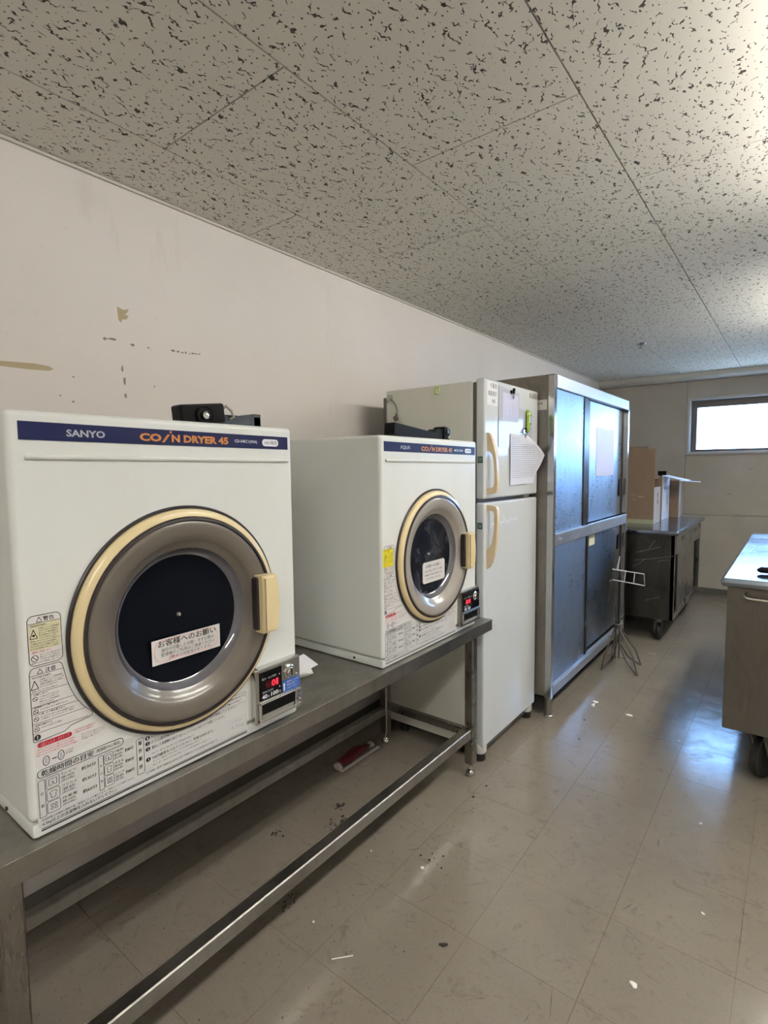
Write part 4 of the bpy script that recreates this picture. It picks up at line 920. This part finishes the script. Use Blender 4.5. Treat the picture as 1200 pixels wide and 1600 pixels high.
MB().tube([(sx+.008, sy-.01, .735), (sx-.006, sy-.01, .650)], [.0030, .0050], 8).build('upright_tip', 'stand_white', r)
MB().tube([(sx-.030, sy-.01, .62), (sx-.045, sy-.01, .53), (sx-.058, sy-.01, .43)], [.004, .0045, .002], 8).lathe([(.009, .555), (.009, .572)], (sx-.045, sy-.01, 0), 'z', 12).build('side_prong', 'stand_wire', r)

# ------------------------------------------------------------------ steel table on castors by the back wall
TY0, TY1, TX0, TX1, TZ = 4.345, 5.640, .70, 1.392, .838
def castor(x, y, top, R, par, mt='castor', yaw=0.3):
    f = MB().box(x-.045, y-.035, top-.008, x+.045, y+.035, top, .002).cyl((x, y, top-.03), (x, y, top-.008), .022)
    c_, s_ = math.cos(yaw), math.sin(yaw); ox, oy = -s_*R*.45, c_*R*.45
    for e in (-1, 1):
        px, py = x+c_*e*.022, y+s_*e*.022
        f.prism([(px-s_*-.03*1, py+c_*-.03, top-.03), (px-s_*.035, py+c_*.035, top-.03), (px+ox-s_*.012, py+oy+c_*.012, R*.8), (px+ox+s_*.012, py+oy-c_*.012, R*.8)], (c_*e*.003, s_*e*.003, 0))
    f = f.build('castor', mt, par, smooth=30)
    d = Vector((c_, s_, 0)); p = Vector((x+ox, y+oy, R+.0008))
    # wheel: solid of revolution about d
    w = MB(); n = 28; prof = [(0, -.012), (R*.55, -.012), (R*.6, -.010), (R*.62, -.016), (R*.94, -.015), (R, -.009), (R, .009), (R*.94, .015), (R*.62, .016), (R*.6, .010), (R*.55, .012), (0, .012)]
    a = Vector((0, 0, 1)); b_ = d.cross(a); vs = []
    for rr_, h in prof:
        for k in range(n): vs.append(p+d*h+(a*math.cos(2*math.pi*k/n)+b_*math.sin(2*math.pi*k/n))*rr_)
    w.add(vs, [(i*n+k, i*n+(k+1) % n, (i+1)*n+(k+1) % n, (i+1)*n+k) for i in range(len(prof)-1) for k in range(n)])
    w.build('wheel', 'rubber', f, smooth=40)
    MB().cyl(p-d*.027, p+d*.027, R*.16, n=12).build('axle', 'steel_bright', f)
r = thing('steel_work_table', ((TX0+TX1)/2, 5.0, 0), 'wheeled stainless steel table with drawers and cardboard boxes on it by the back wall', 'table')
bz = .172
MB().box(TX0-.02, TY0-.03, TZ-.034, TX1+.026, TY1+.06, TZ, .013, seg=3).build('table_top', 'steel_top', r)
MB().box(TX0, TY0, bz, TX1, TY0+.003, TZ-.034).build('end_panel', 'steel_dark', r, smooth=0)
MB().box(TX0, TY1-.003, bz, TX1, TY1, TZ-.034).build('end_panel', 'steel_cart', r, smooth=0)
MB().box(TX0, TY0+.003, bz, TX0+.003, TY1-.003, TZ-.034).build('back_panel', 'steel_cart', r, smooth=0)
MB().box(TX0+.003, TY0+.003, bz, TX1-.002, TY1-.003, bz+.012).build('bottom_panel', 'steel_cart', r, smooth=0)
fr = MB()
for bx in ((TX1-.025, TY0, bz, TX1, TY1, bz+.045), (TX1-.025, TY0, .655, TX1, TY1, .680), (TX1-.025, TY0, bz+.045, TX1, TY0+.045, TZ-.034), (TX1-.025, TY1-.04, bz+.045, TX1, TY1, TZ-.034), (TX1-.025, 4.95, .68, TX1, 4.975, TZ-.034)): fr.box(*bx, bev=.001, seg=1)
fr.build('front_frame', 'steel_leg', r)
MB().box(TX0+.01, TY0+.01, .655, TX1-.028, TY1-.01, .662).build('inner_shelf', 'steel_cart', r, smooth=0)
MB().box(TX1-.014, 4.53, bz+.047, TX1-.006, 5.33, .654, .001, seg=1).build('sliding_door', 'steel_leg', r)
for a, bb in ((TY0+.047, 4.948), (4.977, TY1-.042)):
    d = MB().box(TX1-.03, a, .683, TX1+.004, bb, TZ-.037, .002, seg=1).build('drawer', 'steel_leg', r)
    c_ = (a+bb)/2; MB().box(TX1+.004, c_-.075, .735, TX1+.0055, c_+.075, .775, .001).box(TX1+.0055, c_-.065, .752, TX1+.012, c_+.065, .772, .002).build('drawer_pull', 'steel_side', d)
for x in (TX1-.10, TX0+.07):
    for y in (TY0+.05, TY1-.09): castor(x, y, bz, .062, r, yaw=.5)
# scratches on the end panel
sc = Print((0, TY0-.0004, 0), (1, 0, 0)); rr = random.Random(9)
for (a, b1, c_, d1) in ((1.13, .66, 1.30, .715), (1.12, .60, 1.39, .655), (1.22, .70, 1.26, .76), (1.28, .60, 1.36, .622), (1.11, .55, 1.20, .62), (1.2, .3, 1.3, .34)): sc.outline([(a, b1), ((a+c_)/2, (b1+d1)/2+rr.uniform(-.01, .01)), (c_, d1)], .0018, 'grey_print', 1, False)
sc.build('scratches', None, r)

# cardboard boxes on the table
def carton(x0, y0, x1, y1, h, flaps, mt, side, label, extra=None, loc=None):
    r = thing('cardboard_box', ((x0+x1)/2, (y0+y1)/2, TZ+.001), label, 'box', 'cartons on the steel table'); z = TZ+.001; t_ = .004
    MB().box(x0, y0, z, x1, y0+t_, z+h).build('box_side', mt, r, smooth=0)
    MB().box(x0, y1-t_, z, x1, y1, z+h).build('box_side', mt, r, smooth=0)
    MB().box(x0, y0+t_, z, x0+t_, y1-t_, z+h).build('box_side', mt, r, smooth=0)
    s = MB().box(x1-t_, y0+t_, z, x1, y1-t_, z+h).build('box_side', side, r, label='pale printed box side', smooth=0)
    MB().box(x0+t_, y0+t_, z, x1-t_, y1-t_, z+t_).build('box_bottom', mt, r, smooth=0)
    return r, s
z = TZ+.001
r, s = carton(.84, 4.752, 1.166, 5.02, .298, None, 'card', 'card_light', 'tall-flapped brown cardboard box with green tape, nearest on the wheeled table')
MB().box(.90, 4.752, z+.299, 1.168, 4.756, 1.448, .0015).build('box_flap', 'card', r)
MB().box(.80, 5.014, z+.299, 1.06, 5.018, 1.475, .0015).build('box_flap', 'card', r)
MB().box(.842, 4.7512, z+.0005, 1.164, 4.7518, z+.036).build('packing_tape', 'tape', r)
q = Print((1.1664, 4.90, z+.16)); q.rect(-.02, 0, .02, .09, 'black_print', 1); q.rect(-.012, .03, .012, .06, 'card_light', 2); q.build('print_mark', None, s)
q = Print((0, 4.7514, 0), (1, 0, 0)); q.text('この面を上', 1.115, z+.085, 1.145, z+.094, 'black_print', 1)
for (a, bb, c_, d_) in ((.99, .235, 1.03, .24), (1.0, .195, 1.035, .20), (1.05, .215, 1.09, .228)): q.rect(a, z+bb, c_, z+d_, 'scuff', 1)
q.build('print_mark', None, r)
r, s = carton(.86, 5.12, 1.158, 5.46, .385, None, 'card', 'card_white', 'brown cardboard box with a whitish printed side and open flaps, middle of the three')
ang = Matrix.Rotation(math.radians(14), 3, 'Y')
MB().box(1.150, 5.14, z+.385, 1.34, 5.42, z+.389, rot=ang, piv=(1.150, 5.3, z+.387)).build('box_flap', 'card_white', r, smooth=0)
MB().box(.88, 5.030, z+.385, 1.14, 5.120, z+.389, rot=Matrix.Rotation(math.radians(16), 3, 'X'), piv=(1, 5.12, z+.387)).build('box_flap', 'card', r, smooth=0)
MB().box(1.06, 5.44, z+.37, 1.13, 5.46, z+.425, .002).build('box_insert', 'black', r)
q = Print((1.1584, 5.28, z+.07)); q.rect(-.09, 0, .03, .17, 'white_print', 1); q.rect(.05, .05, .11, .14, 'grey_print', 1); q.text('取扱注意', -.07, .19, .11, .23, 'grey_print', 1); q.build('print_mark', None, s)
r, s = carton(.90, 5.50, 1.228, 5.62, .335, None, 'card', 'card_light', 'slim brown cardboard box with a flap jutting out, farthest on the wheeled table')
MB().box(1.228, 5.505, z+.332, 1.385, 5.615, z+.336, rot=Matrix.Rotation(math.radians(4), 3, 'Y'), piv=(1.228, 5.57, z+.334)).build('box_flap', 'card_white', r, smooth=0)

# ------------------------------------------------------------------ wheeled steel counter on the right
KX0, KX1, KY0, KY1, KZ = 1.872, 2.75, 2.545, 4.24, .862
r = thing('steel_counter', (2.3, 3.4, 0), 'wheeled stainless steel counter with a shiny top at the right edge', 'counter')
MB().box(KX0-.020, KY0-.055, KZ-.034, KX1+.02, KY1+.03, KZ, .014, seg=3).build('counter_top', 'steel_top', r)
MB().box(KX0, KY0, .228, KX1, KY1, KZ-.034, .003, seg=1).build('body', 'steel_cart', r)
MB().tube(smooth_pts([(1.935, KY0-.002, .800), (1.937, KY0-.030, .790), (1.96, KY0-.034, .784), (2.10, KY0-.034, .784), (2.13, KY0-.034, .784), (2.15, KY0-.030, .79), (2.152, KY0-.002, .800)]), .0060, 10).build('pull_handle', 'steel_side', r)
for x in (2.00, KX1-.1):
    for y in (KY0+.10, KY1-.12): castor(x, y, .228, .095, r, yaw=-.35)
kn = thing('black_handled_tool', (1.99, 2.69, KZ), 'black object lying on the shiny counter top at the right edge', 'tool')
MB().tube([(1.962, 2.675, KZ+.014), (1.975, 2.677, KZ+.016), (2.02, 2.68, KZ+.016), (2.10, 2.69, KZ+.014)], [.005, .0125, .0135, .011], 12).build('grip', 'black', kn)
MB().box(2.10, 2.682, KZ+.009, 2.24, 2.700, KZ+.012, .001).build('blade', 'steel_bright', kn)

# ------------------------------------------------------------------ litter on the floor
def chip(x, y, rx, ry, h, mt, label, seed, rot=0, cat='litter', nm='paper_scrap', grp=None):
    rr = random.Random(seed); n = 9; pts = []
    for i in range(n):
        a = 2*math.pi*i/n; p = Vector((rx*math.cos(a)*rr.uniform(.6, 1.1), ry*math.sin(a)*rr.uniform(.6, 1.1))); c_, s_ = math.cos(rot), math.sin(rot)
        pts.append((x+c_*p.x-s_*p.y, y+s_*p.x+c_*p.y))
    mb = MB(); top = [(a+(rr.random()-.5)*rx*.3, b+(rr.random()-.5)*ry*.3, h*rr.uniform(.5, 1.2)) for a, b in pts]
    vs = [(a, b, .0004) for a, b in pts]+top+[(x, y, h*1.3)]
    mb.add(vs, [tuple(range(n-1, -1, -1))]+[(i, (i+1) % n, n+(i+1) % n, n+i) for i in range(n)]+[(n+i, n+(i+1) % n, 2*n) for i in range(n)])
    mb.build(nm, mt, None, label, cat, grp, loc=(x, y, 0), smooth=0)
chip(1.236, 3.005, .018, .012, .006, 'scrap', 'white paper scrap on the floor near the cabinet, farther of the touching pair', 1)
chip(1.238, 2.955, .011, .020, .008, 'scrap', 'white paper scrap on the floor near the cabinet, nearer of the touching pair', 2)
chip(1.428, 2.946, .020, .010, .004, 'scrap', 'small white scrap in the middle of the floor right of the scrap pair', 3)
chip(1.802, 1.372, .011, .009, .005, 'scrap', 'white speck on the floor near the bottom right of the picture', 4)
chip(1.358, 1.182, .013, .007, .005, 'soot', 'small black seed-shaped crumb on the open floor in front', 5, .5, nm='crumb')
MB().tube([(1.142, .964, .002), (1.162, .985, .0025), (1.181, 1.007, .002)], .0014, 6).build('toothpick', 'scrap', None, 'thin pale stick lying on the floor in front of the bench', 'litter', loc=(1.16, .985, 0))
chip(1.154, 1.385, .008, .006, .004, 'scrap', 'tiny white chip on the floor in front of the bench rail, beyond the stick', 6)
chip(.969, 1.347, .004, .004, .003, 'scrap', 'tiny white chip under the bench rail', 7)
chip(1.018, 1.020, .004, .004, .003, 'scrap', 'tiny white fleck by the bench rail near the pale stick', 8)
chip(1.849, 2.181, .006, .006, .003, 'scrap', 'tiny white fleck in the blue window reflection on the floor', 14)
chip(1.911, 1.727, .005, .005, .003, 'scrap', 'tiny white fleck at the right side of the floor', 15)
chip(1.104, 1.827, .007, .006, .004, 'soot', 'dark crumb on the tile joint by the bench foot', 9, nm='crumb')
chip(1.112, 1.925, .005, .005, .004, 'soot', 'smaller dark crumb just beyond the bench foot', 10, nm='crumb')
chip(1.295, 2.539, .006, .006, .003, 'soot', 'dark crumb on the floor before the steel cabinet', 11, nm='crumb')
chip(1.253, 2.755, .006, .005, .003, 'soot', 'dark crumb on the floor at the foot of the steel cabinet', 12, nm='crumb')
mb = MB(); rr = random.Random(21)
def crumbs(cx, cy, n, sp, s0=.003):
    for k in range(n):
        x = cx+rr.gauss(0, sp); y = cy+rr.gauss(0, sp); s_ = s0*rr.uniform(.4, 1.4)
        mb.box(x-s_, y-s_*.8, .0004, x+s_, y+s_*.8, .0004+s_, rot=Matrix.Rotation(rr.uniform(0, 3), 3, 'Z'))
crumbs(.714, 1.463, 16, .012); crumbs(.787, 1.412, 10, .008); crumbs(.772, 1.365, 14, .014, .0022); crumbs(.645, 1.205, 14, .014, .0025); crumbs(.90, 1.03, 30, .016, .0018); crumbs(1.16, 1.44, 12, .02, .0022)
for k in range(170): crumbs(rr.uniform(.5, 1.3), rr.uniform(.4, 1.95), 1, .01, .0011)
mb.build('floor_crumbs', 'soot', None, 'dark crumbs and grit scattered on the floor around the bench', 'grit', kind='stuff', loc=(.9, 1.3, 0), smooth=0)
